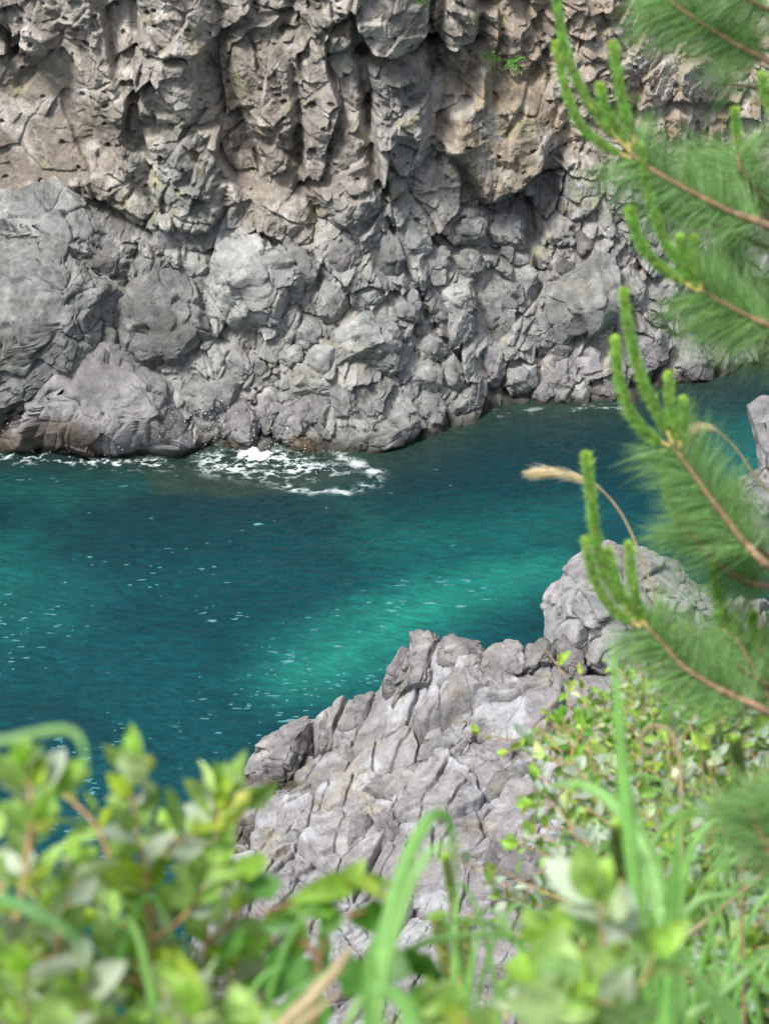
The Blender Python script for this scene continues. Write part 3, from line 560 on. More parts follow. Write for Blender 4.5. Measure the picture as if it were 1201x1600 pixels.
# plain cliff top and shoulders beyond the traced part, so the land goes on past the frame
def build_upper_land():
    X = np.linspace(-60, 60, 160); T = np.linspace(0, 1, 60); XX, TT = [g.ravel() for g in np.meshgrid(X, T, indexing='ij')]
    z = 14.6+TT*26; y = baseY(XX, np.full_like(XX, 14.6))+TT*26*.5+TT**3*40+.6
    P = np.stack([XX, y, z], 1); y = y-1.2*fbm(P*.25, 4, 3); z = np.where(TT > 0, z, 13.5)
    V = np.stack([XX, y, z], 1); c = np.tile((.20, .19, .16), (len(V), 1)); g = sstep(-.1, .3, noise(P*.2, 8)+TT-.6)
    ob = mesh_obj("hillside", V, grid_faces(160, 60), M_ROCK, tint=mixc(c, (.07, .11, .04), g)); tag(ob, kind="structure")
    for sgn in (-1, 1):
        Xs = np.linspace(13.0, 60, 120)*sgn; Zs = np.linspace(-2, 15, 60); XX, ZZ = [g.ravel() for g in np.meshgrid(Xs, Zs, indexing='ij')]
        P = np.stack([XX, ZZ*0, ZZ], 1); a, _, _ = facets2(XX+.4*noise(P*.5, 2), ZZ, 1.6, .4, .5, 5, .3, .05)
        V = np.stack([XX, baseY(XX, ZZ)-a-.8*fbm(P*.3, 3, 4)+.35, ZZ], 1)
        f = grid_faces(120, 60); f = f[:, ::-1] if sgn < 0 else f
        ob = mesh_obj("cliff", V, f, M_ROCK, tint=np.tile((.23, .22, .20), (len(V), 1))*(1+.3*noise(P, 6))[:, None]); tag(ob, kind="structure")
build_upper_land()

# ------------------------------------------------------------ near headland
OUT_SIL = [(300,1620,23.5),(290,1500,26.0),(315,1400,27.8),(335,1330,29.2),(350,1265,30.8),(372,1222,31.9),(395,1185,32.2),(430,1150,32.3),(480,1128,32.4),(530,1108,32.4),(590,1085,32.4),(612,1040,32.4),(645,1000,32.4),
           (745,1000,32.5),(770,1022,32.5),(870,1005,32.8),(900,940,33.6),(960,900,34.0),(1120,930,34.4),(1300,960,35.0),(1500,1000,35.0)]
OUT_IN = [(415,1235,30.5),(440,1270,29.8),(400,1290,29.3),(300,1560,24.5),(420,1300,29.6),(390,1400,27.2),(450,1220,31.4),(500,1180,31.7),(560,1140,31.8),(620,1100,31.5),(660,1020,31.9),(740,1020,31.9),(700,1120,30.4),(600,1200,30.0),(520,1300,28.6),(500,1400,26.9),
          (620,1300,28.0),(700,1220,28.9),(800,1050,31.4),(860,1040,31.6),(800,1150,29.8),(900,1100,30.6),(1000,1050,31.4),(950,1180,28.8),(800,1260,28.0),(640,1400,26.2),(560,1480,25.4),(700,1480,24.4),(780,1420,25.2),
          (820,1360,26.2),(860,1280,27.2),(780,1560,23.0),(860,1500,23.6),(640,1560,23.6),(1000,1300,26.8),(1000,1500,23.5),(1200,1200,28.0),(1200,1400,25.0),(1200,1600,22.5),(480,1600,23.5)]
SP = np.array([at_Y(x, y, Y) for x, y, Y in OUT_SIL]); IP = np.array([at_Y(x, y, Y) for x, y, Y in OUT_IN])
CP = np.concatenate([SP, IP]); _hf = tps(CP[:, :2], CP[:, 2], .05)
OUT_POLY = np.concatenate([SP[:, :2], [[16, 35], [16, 14], [2, 14], [-2.2, 19]]])
def build_outcrop():
    X = np.linspace(-4.2, 8.0, 900); Y = np.linspace(19.5, 35.2, 1050)
    XX, YY = [g.ravel() for g in np.meshgrid(X, Y, indexing='ij')]; P = np.stack([XX, YY, YY*0], 1)
    wx = .20*noise(P*.7, 1)+.05*noise(P*2.3, 2)+.02*noise(P*7, 5); wy = .20*noise(P*.7, 3)+.05*noise(P*2.3, 4)+.02*noise(P*7, 6)
    qx, qy = XX+wx, YY+wy
    base = _hf(XX, YY)
    # strata run away from the viewer and slightly right
    an = math.radians(20); u = qx*math.cos(an)-qy*math.sin(an); v = qx*math.sin(an)+qy*math.cos(an)
    a1, e1, c1 = facets2(u/1.25, v/1.6, 1.0, .16, .32, 21, .42, .016)
    a2, e2, c2 = facets2(u/.60, v/.74, 1.0, .045, .17, 22, .20, .022)
    brk = sstep(-.05, .25, noise(P*.9, 25))
    a3, e3, c3 = facets2(u/.22, v/.28, 1.0, .014, .07, 23, .04, .035)
    a4, e4, c4 = facets2(u/.085, v/.11, 1.0, .010, .05, 29, .012, .06)
    led = .04*fbm(np.stack([u*1.2, v*.6, v*0], 1), 4, 24, ridged=True)
    D = a1+a2+a3*(.2+.8*brk)+a4*(.15+.6*brk)+led+.25*fbm(P*.7, 3, 26)
    sd = poly_sd(XX+.5*wx, YY+.5*wy, OUT_POLY)
    t = sstep(-.45, .10, sd)
    D = soften(D, len(X), len(Y), 1); Hh = (base+D*.9)*t+(-1.8)*(1-t)
    P3 = np.stack([XX, YY, Hh], 1)
    fine = .022*fbm(P3*2.2, 5, 27)+.012*fbm(P3*9, 3, 28, gain=.6, ridged=True)
    Hh += fine
    V = np.stack([XX-.05*noise(P3*3, 41), YY+.05*noise(P3*3, 42), Hh], 1)
    c = np.tile(np.array((.28, .272, .278)), (len(V), 1))*(.80+.26*c1+.20*c2)[:, None]
    pn = fbm(P3*1.0, 4, 29); c = mixc(c, (.46, .468, .50), sstep(.12, .34, pn)*.75)
    yl = fbm(P3*1.2+40, 4, 30); c = mixc(c, (.38, .33, .23), sstep(.25, .55, yl)*.45)
    br = fbm(P3*.8+80, 3, 32); c = mixc(c, (.24, .22, .20), sstep(.1, .5, br)*.45)
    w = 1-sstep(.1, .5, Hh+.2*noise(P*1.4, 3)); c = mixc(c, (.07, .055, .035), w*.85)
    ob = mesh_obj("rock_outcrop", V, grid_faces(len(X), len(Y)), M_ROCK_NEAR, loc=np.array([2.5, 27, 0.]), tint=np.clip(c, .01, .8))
    tag(ob, "big pale grey fractured rock outcrop jutting into the turquoise water before the cliff", "rock outcrop")
build_outcrop()
print("outcrop", round(time.time()-T0, 1))
NEAR = [
 ([(380,1222),(400,1180),(418,1150),(445,1130),(478,1113),(488,1130),(482,1165),(470,1205),(462,1228),(420,1232)],.7,GP,31.9,"smooth grey block at the left tip of the near outcrop, against the water",[-.2,.6,.8]),
 ([(492,1185),(503,1130),(522,1098),(532,1104),(528,1150),(512,1190)],.6,G,31.9,"thin upright fin beside the smooth block at the outcrop's left tip",None),
 ([(520,1168),(540,1115),(556,1096),(578,1086),(588,1098),(582,1135),(565,1158),(540,1165)],.6,G,31.7,"stubby tilted fin on the outcrop edge, second after the smooth left block",None),
 ([(590,1092),(605,1052),(622,1022),(640,1002),(640,1040),(622,1080),(605,1098)],.6,GP,31.8,"narrow slanting rib on the outcrop edge left of the tallest slabs",None),
 ([(610,1100),(640,1030),(640,990),(655,985),(690,986),(690,1030),(672,1065),(650,1110),(630,1118)],.55,G,31.6,"tall flat slab at the top of the outcrop edge, left one of the tallest pair",[-.1,.5,.9]),
 ([(690,1030),(694,988),(715,984),(742,996),(756,1024),(745,1050),(715,1062),(695,1060)],.6,G,31.6,"split slab at the top of the outcrop edge, right one of the tallest pair",[.1,.5,.9]),
 ([(722,1092),(745,1050),(768,1012),(790,1000),(818,1010),(815,1045),(795,1090),(760,1102)],.6,GP,31.3,"big smooth lilac slab sloping down from the outcrop edge right of the tallest pair",[0,.7,.7]),
 ([(812,1040),(825,1008),(845,1000),(868,1005),(862,1035),(838,1055),(820,1060)],.6,G,31.5,"rounded grey rib next to the big smooth lilac slab",None),
 ([(872,1050),(868,1000),(885,990),(905,1010),(915,1045),(900,1062)],.6,G,31.6,"small rounded rib below the large pink block",None),
 ([(650,1190),(660,1150),(700,1122),(735,1130),(745,1150),(725,1185),(690,1205)],.3,G,29.6,"flat grey slab in the middle of the outcrop below the tallest pair",[0,.8,.6]),
 ([(570,1240),(580,1205),(640,1190),(690,1200),(665,1235),(610,1262)],.3,G,29.3,"long flat slab left of centre on the outcrop",[0,.8,.6]),
 ([(745,1270),(765,1200),(800,1180),(850,1195),(835,1235),(790,1268)],.3,GL,28.6,"pale lavender slab on the outcrop below the yellow stained hollow",[0,.8,.6]),
 ([(545,1325),(550,1285),(575,1272),(582,1310),(568,1342)],.5,G,28.0,"small tan block between two cracks low on the outcrop",None),
 ([(595,1340),(590,1290),(602,1265),(620,1275),(622,1325),(610,1345)],.5,G,27.9,"narrow upright block low on the outcrop beside the small tan one",None),
 ([(415,1360),(425,1320),(470,1290),(478,1330),(455,1365),(430,1372)],.45,G,28.2,"cracked grey block low on the outcrop near the leafy twigs",None),
 ([(735,1385),(760,1330),(820,1310),(890,1340),(895,1390),(840,1410),(780,1405)],.4,GP,25.8,"brownish smooth block behind the silvery shrub twigs",[0,.7,.7]),
 ([(735,1590),(745,1520),(800,1495),(850,1520),(845,1590)],.5,GP,23.0,"dark rounded block at the bottom of the outcrop behind the pine seedling",None),
]
for i, (pl, bulge, tint, Y, label, tn) in enumerate(NEAR):
    traced_rock(pl, bulge, tint, label, 300+i, name="rock_block", Y=Y, level=6, mat=M_ROCK_NEAR, push=.12, cat="rock", topn=tn, fac=1.0)
# large pink block over the channel, and the stack at the right edge
traced_rock([(850,935),(856,912),(905,870),(925,855),(950,850),(985,858),(1010,872),(1060,862),(1110,905),(1150,960),(1140,1030),(1040,1050),(960,1045),(905,1020),(872,1000),(862,960)],.75,GL,
            "large pinkish block overhanging the water at the top of the near outcrop", 340, name="rock_block", Y=32.6, level=7, mat=M_ROCK_NEAR, push=.2, cat="rock", topn=[.1,.9,.42], back=1.2)
traced_rock([(1172,645),(1195,628),(1260,632),(1330,700),(1340,900),(1240,900),(1180,870),(1158,800),(1168,748),(1190,738),(1186,700)],.8,GL,
            "pinkish sea rock cut off by the right edge of the picture, beyond the pine", 341, name="sea_rock", Y=37.5, level=7, mat=M_ROCK_NEAR, push=.2, cat="rock", back=1.2)
print("near rocks", round(time.time()-T0, 1))
#--PART2--
# ------------------------------------------------------------ sea
def build_sea():
    X = np.linspace(-14, 15, 1000); Y = np.linspace(22, 57, 1100)
    XX, YY = [g.ravel() for g in np.meshgrid(X, Y, indexing='ij')]; P = np.stack([XX, YY, YY*0], 1)
    z = .030*fbm(np.stack([XX*.8, YY*1.5, YY*0], 1), 3, 201)+0.030*fbm(np.stack([XX*2.6+.4*YY, YY*4.2, YY*0], 1), 3, 202, gain=.6, ridged=True)
    sh = shoreY(XX)-YY                                       # metres from the far shore
    sdn = -poly_sd(XX, YY, OUT_POLY)
    def sea(pts): return np.array([(EYE+ray(x, y)*(-22/ray(x, y)[2]))[:2] for x, y in pts])
    wn_ = .55*noise(P*.5, 210)+.3*noise(P*1.2, 211)
    sand = sstep(-1.3, 1.5, poly_sd(XX, YY, sea([(420,1060),(450,1020),(530,965),(640,915),(760,880),(870,872),(880,890),(830,922),(750,950),(650,1010),(590,1050),(520,1080),(440,1085)]))+wn_*.5)
    pale = sstep(-2.2, 1.2, poly_sd(XX, YY, sea([(-200,830),(20,850),(60,900),(40,960),(-200,1000)]))+wn_*2)*.45
    pale = np.maximum(pale, .35*sstep(-1.5, 1.5, poly_sd(XX, YY, sea([(500,760),(640,800),(900,800),(960,840),(800,880),(560,900)]))+wn_*1.5))
    pale = np.maximum(pale, .5*sstep(-.8, .8, poly_sd(XX, YY, sea([(-60,745),(120,735),(240,745),(250,765),(100,790),(-60,790)]))+wn_*1.0))
    pale = np.maximum(pale, .5*sstep(-1, 1, poly_sd(XX, YY, sea([(1080,640),(1300,640),(1300,780),(1110,760)]))+wn_))
    light = np.clip(np.maximum(sand*(.82+.25*noise(P*.8, 244)), pale*.55), 0, 1)
    dark = np.maximum(.42*sstep(-.1, .6, fbm(P*.35+4, 3, 213)+.1), sstep(9, 2.0, sh+1.5*wn_)*.95)*(1-sand); light = light*(1-.6*sstep(5, 1, sh))  # deep water, plus the cliff's dark reflection painted in towards the far shore
    shal = np.exp(-np.clip(sh, 0, 50)/1.1)*.9
    shal = np.maximum(shal, .7*sstep(-.5, .5, poly_sd(XX, YY, sea([(210,715),(330,715),(520,735),(560,750),(400,775),(250,770)]))+.6*wn_))
    # foam fields
    fn = fbm(np.stack([XX*2.1, YY*2.6, YY*0], 1)+3, 5, 220, gain=.62); web = .5-np.abs(fbm(np.stack([XX*1.6, YY*2.2, YY*0], 1), 4, 221, gain=.6))*2.4
    def zone(pts, soft): return sstep(-soft, soft, poly_sd(XX+.25*wn_, YY+.35*wn_, sea(pts)))
    f1 = zone([(310,712),(440,702),(470,715),(520,728),(540,738),(440,752),(360,745),(310,730)], .5)
    f2 = zone([(-60,676),(60,696),(180,712),(260,716),(262,734),(140,728),(-60,712)], .3)
    f3 = np.exp(-(line_d(XX+.3*wn_+.15*noise(P*3, 240), YY+.4*wn_+.2*noise(P*3, 241), sea([(520,705),(560,728),(592,742),(585,755),(545,768),(480,768),(420,758)]))/.16)**2)
    f4 = zone([(760,640),(980,628),(980,640),(760,652)], .15)*.35
    foam = f1*sstep(.0, .6, web+.6*fn)*.9+f2*sstep(.05, .6, web+.6*fn)*.9+f3*sstep(.0, .6, .6*web+.5*fn+.25)*.7+f4*sstep(.15, .5, fn)
    near_edge = np.exp(-np.clip(sdn, 0, 9)/.25)*0
    # foam flecks and sky glints painted in, denser towards the viewer on the left
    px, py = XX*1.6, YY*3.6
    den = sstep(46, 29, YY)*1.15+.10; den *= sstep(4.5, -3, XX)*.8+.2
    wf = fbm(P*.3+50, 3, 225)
    glint_fleck = np.zeros(len(XX))
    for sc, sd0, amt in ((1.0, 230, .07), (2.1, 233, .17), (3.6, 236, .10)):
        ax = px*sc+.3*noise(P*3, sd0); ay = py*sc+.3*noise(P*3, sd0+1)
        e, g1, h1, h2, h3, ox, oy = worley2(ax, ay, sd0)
        sz = .06+.26*h2**5; glint_fleck = np.maximum(glint_fleck, (h1 < amt*den*np.clip(.5+4.5*wf, 0, 3))*(1-sstep(sz*.6, sz, np.sqrt((ox*.5)**2+(oy*1.5)**2)+.16*fn)))
    foam = np.clip(foam, 0, 1)
    V = np.stack([XX, YY, z], 1)
    ob = mesh_obj("sea", V, grid_faces(len(X), len(Y)), M_SEA, attrs={"light": light, "dark": np.clip(dark, 0, 1), "shal": np.clip(shal, 0, 1), "foam": foam, "glint_fleck": np.clip(glint_fleck, 0, 1)})
    tag(ob, kind="structure")
def sea_material():
    m, nt, n, l = new_mat("sea_water")
    out = N(n, "ShaderNodeOutputMaterial"); b = N(n, "ShaderNodeBsdfPrincipled"); geo = N(n, "ShaderNodeNewGeometry")
    def A(k): a = N(n, "ShaderNodeAttribute", attribute_name=k); return a.outputs["Fac"]
    def mix(f, a, c, mode='MIX'):
        x = N(n, "ShaderNodeMix", data_type='RGBA', blend_type=mode)
        if isinstance(f, float): x.inputs[0].default_value = f
        else: l.new(f, x.inputs[0])
        for s, v in ((6, a), (7, c)):
            if isinstance(v, tuple): x.inputs[s].default_value = (*v, 1)
            else: l.new(v, x.inputs[s])
        return x.outputs[2]
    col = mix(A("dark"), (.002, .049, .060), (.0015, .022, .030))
    col = mix(A("light"), col, (.014, .20, .155))
    col = mix(A("shal"), col, (.045, .075, .055))
    mp = N(n, "ShaderNodeMapping"); mp.inputs["Scale"].default_value = (1.0, 2.4, 1); l.new(geo.outputs["Position"], mp.inputs[0])
    n1 = N(n, "ShaderNodeTexNoise"); n1.inputs["Scale"].default_value = 2.2; n1.inputs["Detail"].default_value = 6; n1.inputs["Roughness"].default_value = .62; n1.inputs["Distortion"].default_value = .6
    l.new(mp.outputs[0], n1.inputs["Vector"])
    r = ramp(n, [(.3, (.72,)*3), (.5, (1,)*3), (.7, (1.32,)*3)]); l.new(n1.outputs["Fac"], r.inputs[0])
    col = mix(1.0, col, r.outputs[0], 'MULTIPLY')
    fl = N(n, "ShaderNodeMath", operation='MAXIMUM'); l.new(A("foam"), fl.inputs[0]); l.new(A("glint_fleck"), fl.inputs[1])
    col = mix(A("glint_fleck"), col, (.10, .26, .30)); col = mix(A("foam"), col, (.66, .74, .75))
    l.new(col, b.inputs["Base Color"])
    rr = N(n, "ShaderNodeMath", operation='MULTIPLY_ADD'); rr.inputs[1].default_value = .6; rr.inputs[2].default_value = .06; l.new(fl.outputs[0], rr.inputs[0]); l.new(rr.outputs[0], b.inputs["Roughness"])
    b.inputs["IOR"].default_value = 1.33
    bp = N(n, "ShaderNodeBump"); bp.inputs["Strength"].default_value = .8; bp.inputs["Distance"].default_value = .045; l.new(n1.outputs["Fac"], bp.inputs["Height"]); l.new(bp.outputs[0], b.inputs["Normal"])
    # the first metre off the rocks lets the bottom show through
    tr = N(n, "ShaderNodeBsdfTransparent"); tr.inputs[0].default_value = (.55, .78, .70, 1)
    ms = N(n, "ShaderNodeMixShader"); q = N(n, "ShaderNodeMath", operation='SUBTRACT', use_clamp=True); l.new(A("shal"), q.inputs[0]); l.new(fl.outputs[0], q.inputs[1])
    q2 = N(n, "ShaderNodeMath", operation='MULTIPLY'); q2.inputs[1].default_value = .55; l.new(q.outputs[0], q2.inputs[0])
    l.new(q2.outputs[0], ms.inputs[0]); l.new(b.outputs[0], ms.inputs[1]); l.new(tr.outputs[0], ms.inputs[2]); l.new(ms.outputs[0], out.inputs[0])
    return m
M_SEA = sea_material()
build_sea()
print("sea", round(time.time()-T0, 1))
# sea beyond the detailed part, with a seabed under everything
def plain(name, z, x0, x1, y0, y1, mat, **k):
    V = [(x0, y0, z), (x1, y0, z), (x1, y1, z), (x0, y1, z)]
    return mesh_obj(name, V, np.array([[0, 1, 2, 3]]), mat, **k)
m, nt, n_, l_ = new_mat("deep_sea"); o_ = N(n_, "ShaderNodeOutputMaterial"); b_ = N(n_, "ShaderNodeBsdfPrincipled"); l_.new(b_.outputs[0], o_.inputs[0])
b_.inputs["Base Color"].default_value = (.003, .06, .075, 1); b_.inputs["Roughness"].default_value = .1; b_.inputs["IOR"].default_value = 1.33
for nm, x0, x1, y0, y1 in (("sea", -400, -14, -300, 57), ("sea", 15, 400, -300, 57), ("sea", -14, 15, -300, 22)):
    tag(plain(nm, -.02, x0, x1, y0, y1, m), kind="structure")
def build_seabed():
    X = np.linspace(-20, 20, 120); Y = np.linspace(18, 60, 120); XX, YY = [g.ravel() for g in np.meshgrid(X, Y, indexing='ij')]
    P = np.stack([XX, YY, YY*0], 1); sh = shoreY(XX)-YY
    z = -.35-np.clip(sh, 0, 8)*.35+.5*fbm(P*.8, 4, 6)*.6
    ob = mesh_obj("seabed", np.stack([XX, YY, np.minimum(z, -.12)], 1), grid_faces(120, 120), M_ROCK, tint=np.tile((.13, .13, .07), (len(XX), 1))); tag(ob, kind="structure")
build_seabed()

# white water thrown up behind the splash, and the spray round it
m_foam, nt, n_, l_ = new_mat("white_water"); o_ = N(n_, "ShaderNodeOutputMaterial"); b_ = N(n_, "ShaderNodeBsdfPrincipled"); l_.new(b_.outputs[0], o_.inputs[0])
b_.inputs["Base Color"].default_value = (.85, .88, .88, 1); b_.inputs["Roughness"].default_value = .6; b_.inputs["Subsurface Weight"].default_value = 0
def build_splash():
    rg = np.random.default_rng(5); c = EYE+ray(400, 712)*(-22/ray(400, 712)[2])
    u = np.linspace(-1, 1, 120); v = np.linspace(-1, 1, 90); uu, vv = [g.ravel() for g in np.meshgrid(u, v, indexing='ij')]
    P = np.stack([c[0]+uu*.6, c[1]+vv*.42, uu*0], 1); r = np.sqrt(uu**2+vv**2)
    z = .20*np.clip(1-r**1.3, 0, 1)*(.8+1.7*noise(P*3.6, 7))+.13*fbm(P*7, 5, 8, gain=.65, ridged=True)*np.clip(1.15-r, 0, 1)-.03-.05*r
    V = np.stack([P[:, 0], P[:, 1], z], 1)
    ok = (z.reshape(120, 90)[:-1, :-1] > .01)
    root = thing("splash", (c[0], c[1], 0), "small white wave breaking against the rocks below the far cliff", "splash")
    mesh_obj("white_water", V, grid_faces(120, 90, ok), m_foam, parent=root)
    iv, jf = ico(1); Vs = []; Fs = []; k = 0
    def drops(cx, cy, sx, sy, n, h0, h1):
        nonlocal k
        for _ in range(n):
            p = at_cliff(cx+sx*rg.normal(), cy+sy*rg.normal(), -rg.uniform(.5, 1.3))[0]; rr_ = rg.uniform(.005, .017)
            if p[2] < .02: p[2] = .03
            Vs.append(iv*rr_+p); Fs.append(jf+k*len(iv)); k += 1
    drops(60, 640, 45, 16, 90, 0, 0); drops(400, 690, 60, 22, 130, 0, 0); drops(100, 680, 60, 14, 120, 0, 0); drops(310, 640, 30, 20, 90, 0, 0); drops(470, 730, 60, 12, 80, 0, 0)
    ob = mesh_obj("spray", np.concatenate(Vs), np.concatenate(Fs), m_foam); tag(ob, "fine white drops of spray flying along the waterline", "spray", kind="stuff")
build_splash()

# ------------------------------------------------------------ plants: toolkit
class Bag:
    def __init__(s): s.V, s.F, s.C, s.n, s.alt = [], [], [], 0, None
    def add(s, V, F, col=(1, 1, 1)):
        V = np.asarray(V, float); s.V.append(V); s.F.append(np.asarray(F)+s.n)
        s.C.append(np.tile(np.asarray(col, float), (len(V), 1)) if np.ndim(col) == 1 else col); s.n += len(V)
    def build(s, name, mat, parent=None, **k):
        if not s.n: return None
        d = {}
        for f in s.F: d.setdefault(f.shape[1], []).append(f)
        return mesh_obj(name, np.concatenate(s.V), [np.concatenate(v) for v in d.values()], mat, parent=parent, tint=np.concatenate(s.C), **k)
def unit(v): v = np.asarray(v, float); return v/(np.linalg.norm(v)+1e-12)
def curve(P, n):
    """smooth curve through points"""
    P = np.asarray(P, float)
    if len(P) < 3: t = np.linspace(0, 1, n)[:, None]; return P[0]*(1-t)+P[-1]*t
    Q = np.vstack([2*P[0]-P[1], P, 2*P[-1]-P[-2]]); out = []; m = len(P)-1
    for s in np.linspace(0, m-1e-6, n):
        i = int(s); t = s-i; a, b, c, d = Q[i:i+4]
        out.append(.5*((2*b)+(c-a)*t+(2*a-5*b+4*c-d)*t*t+(3*b-a-3*c+d)*t**3))
    return np.array(out)
def tube(bag, P, r, sides=7, col=(1, 1, 1)):
    P = np.asarray(P); n = len(P); r = np.broadcast_to(r, n); T = np.gradient(P, axis=0); a = unit(np.cross(T[0], (.3, .2, 1)))
    rings = []
    for i in range(n):
        t = unit(T[i]); a = unit(a-t*(a@t)); b = np.cross(t, a); th = np.arange(sides)*2*math.pi/sides
        rings.append(P[i]+r[i]*(np.cos(th)[:, None]*a+np.sin(th)[:, None]*b))
    V = np.concatenate(rings); i = np.arange(n-1)[:, None]*sides; j = np.arange(sides)[None]; k = (j+1) % sides
    bag.add(V, np.stack([i+j, i+k, i+k+sides, i+j+sides], -1).reshape(-1, 4), col)
def leaf_template(shape="oval", nl=6):
    t = np.linspace(0, 1, nl+1); w = {"oval": np.sin(np.pi*t**.85)**.75, "heart": np.where(t < .12, .55+3.2*t, np.cos((t-.12)/.88*np.pi/2)**.8)*(.95)}[shape]
    w[-1] = 0.02
    if shape == "oval": w[0] = .06
    V = []
    for k in range(nl+1):
        y = t[k]-(.0 if shape == "oval" else .0); z = -.18*t[k]**2
        for s, zz in ((-1, .10), (-.5, .03), (0, 0), (.5, .03), (1, .10)):
            yy = y - (.12*abs(s)*(1 if (shape == "heart" and k == 0) else 0)); V.append((s*w[k]*.5, yy, z+zz*w[k]))
    f = [(a*5+b, a*5+b+1, a*5+b+6, a*5+b+5) for a in range(nl) for b in range(4)]
    return np.array(V), np.array(f)
LT = {k: leaf_template(k) for k in ("oval", "heart")}
def leaf(bag, p, d, nrm, L, W, col, rg, shape="oval", curl=1.0):
    V, f = LT[shape]; d = unit(d); x = unit(np.cross(d, nrm)); n = np.cross(x, d)
    w = V*np.array([W, L, L*curl]); w[:, 2] += .05*L*np.sin(V[:, 1]*9+rg.random()*6)*(np.abs(V[:, 0])*2)
    bag.add(p+w[:, :1]*x+w[:, 1:2]*d+w[:, 2:]*n, f, col)
def needles(bag, P, D, L, w, rg, col, bend=.12):
    """many needles at once: base P, direction D, length L"""
    n = len(P); D = D/np.linalg.norm(D, axis=1)[:, None]; s = np.cross(D, rg.normal(size=(n, 3))); s /= np.linalg.norm(s, axis=1)[:, None]
    b = np.cross(D, s)*bend*L[:, None]; m = P+D*(L*.5)[:, None]+b*.6; t = P+D*L[:, None]+b*.0-np.array([0, 0, 1])*(L*.06)[:, None]
    w = np.broadcast_to(w, n)[:, None]
    V = np.stack([P-s*w*.5, P+s*w*.5, m-s*w*.5, m+s*w*.5, t-s*w*.12, t+s*w*.12], 1).reshape(-1, 3); i = np.arange(n)[:, None]*6
    F = np.concatenate([i+np.array([0, 1, 3, 2]), i+np.array([2, 3, 5, 4])]); bag.add(V, F, np.repeat(col, 6, 0))
def candle(par, pts, d, tipr=1.0, rad=.0062, dark=1.0, rg=np.random.default_rng(77)):
    P = np.array([at_d(x, y, d) for x, y in pts[::-1]]); n = 26; C = curve(P, n); T = np.gradient(C, axis=0); T /= np.linalg.norm(T, axis=1)[:, None]
    length = np.linalg.norm(np.diff(C, axis=0), axis=1).sum()
    sb = Bag(); tube(sb, C, np.linspace(.0042, .0034, n), 7); so = sb.build("shoot", M_SHOOTSTEM, par)
    nb = Bag(); m = int(2300*length/.25*tipr); t = rg.random(m)**.85; t = .10+.90*t; x = t*(n-1); i = np.minimum(x.astype(int), n-2); fr = (x-i)[:, None]
    Q = C[i]*(1-fr)+C[i+1]*fr; TT = T[i]; r = rg.normal(size=(m, 3)); r -= (r*TT).sum(1)[:, None]*TT; r /= np.linalg.norm(r, axis=1)[:, None]
    base = Q+r*.0036; dirn = TT*.95+r*rg.uniform(.5, 1.0, m)[:, None]
    L = rg.uniform(.009, .019, m)*rg.uniform(.8, 1.1)*(1.0-.25*t)*np.clip(rad/.0062, .3, 1.4)
    g = np.clip((t-.86)/.14, 0, 1)[:, None]; col = np.array([.80, .95, .9])*(1-g)+np.array([1.25, 1.2, 1.0])*g; col = col*rg.uniform(.7, 1.25, (m, 1))*dark
    L = L*np.where(rg.random(m) < .12, 1.5, 1.0); needles(nb, base, dirn, L, .0015, rg, col, .05)
    # bud at the tip
    mt = 70; dd = T[-1]*1.4+rg.normal(size=(mt, 3))*.55; needles(nb, np.tile(C[-1], (mt, 1)), dd, rg.uniform(.010, .017, mt), .0024, rg, np.tile((1.35, 1.25, 1.0), (mt, 1)), .05)
    nb.build("shoot_needles", M_SHOOT, so)
    return so
def brush(nb, C, T, t0, t1, count, L, spread, lift=0.0, rg=np.random.default_rng(78)):
    n = len(C); t = rg.uniform(t0, t1, count); x = t*(n-1); i = np.minimum(x.astype(int), n-2); fr = (x-i)[:, None]
    Q = C[i]*(1-fr)+C[i+1]*fr; TT = T[i]; r = rg.normal(size=(count, 3)); r -= (r*TT).sum(1)[:, None]*TT; r /= np.linalg.norm(r, axis=1)[:, None]
    tv = EYE-Q; tv /= np.linalg.norm(tv, axis=1)[:, None]
    ok = (r*tv).sum(1) < rg.uniform(-.2, 1.0, count)              # the twig shows between its tufts
    clump_ = noise(np.stack([t*9+C[0, 0]*7, t*0, t*0], 1), 3) > -.32
    ok &= clump_; Q, TT, r = Q[ok], TT[ok], r[ok]; count = int(ok.sum())
    d = TT*rg.uniform(.35, 1.0, (count, 1))+r*spread*rg.uniform(.8, 1.4, (count, 1))+np.array([0, 0, 1])*(lift-.12)
    needles(nb, Q+r*.003, d, L*1.08*rg.uniform(.55, 1.15, count), .0010, rg, rg.uniform(.55, 1.6, (count, 1))*np.array([1, 1, 1.])+rg.random((count, 1))*np.array([.6, .35, .1]), .14)

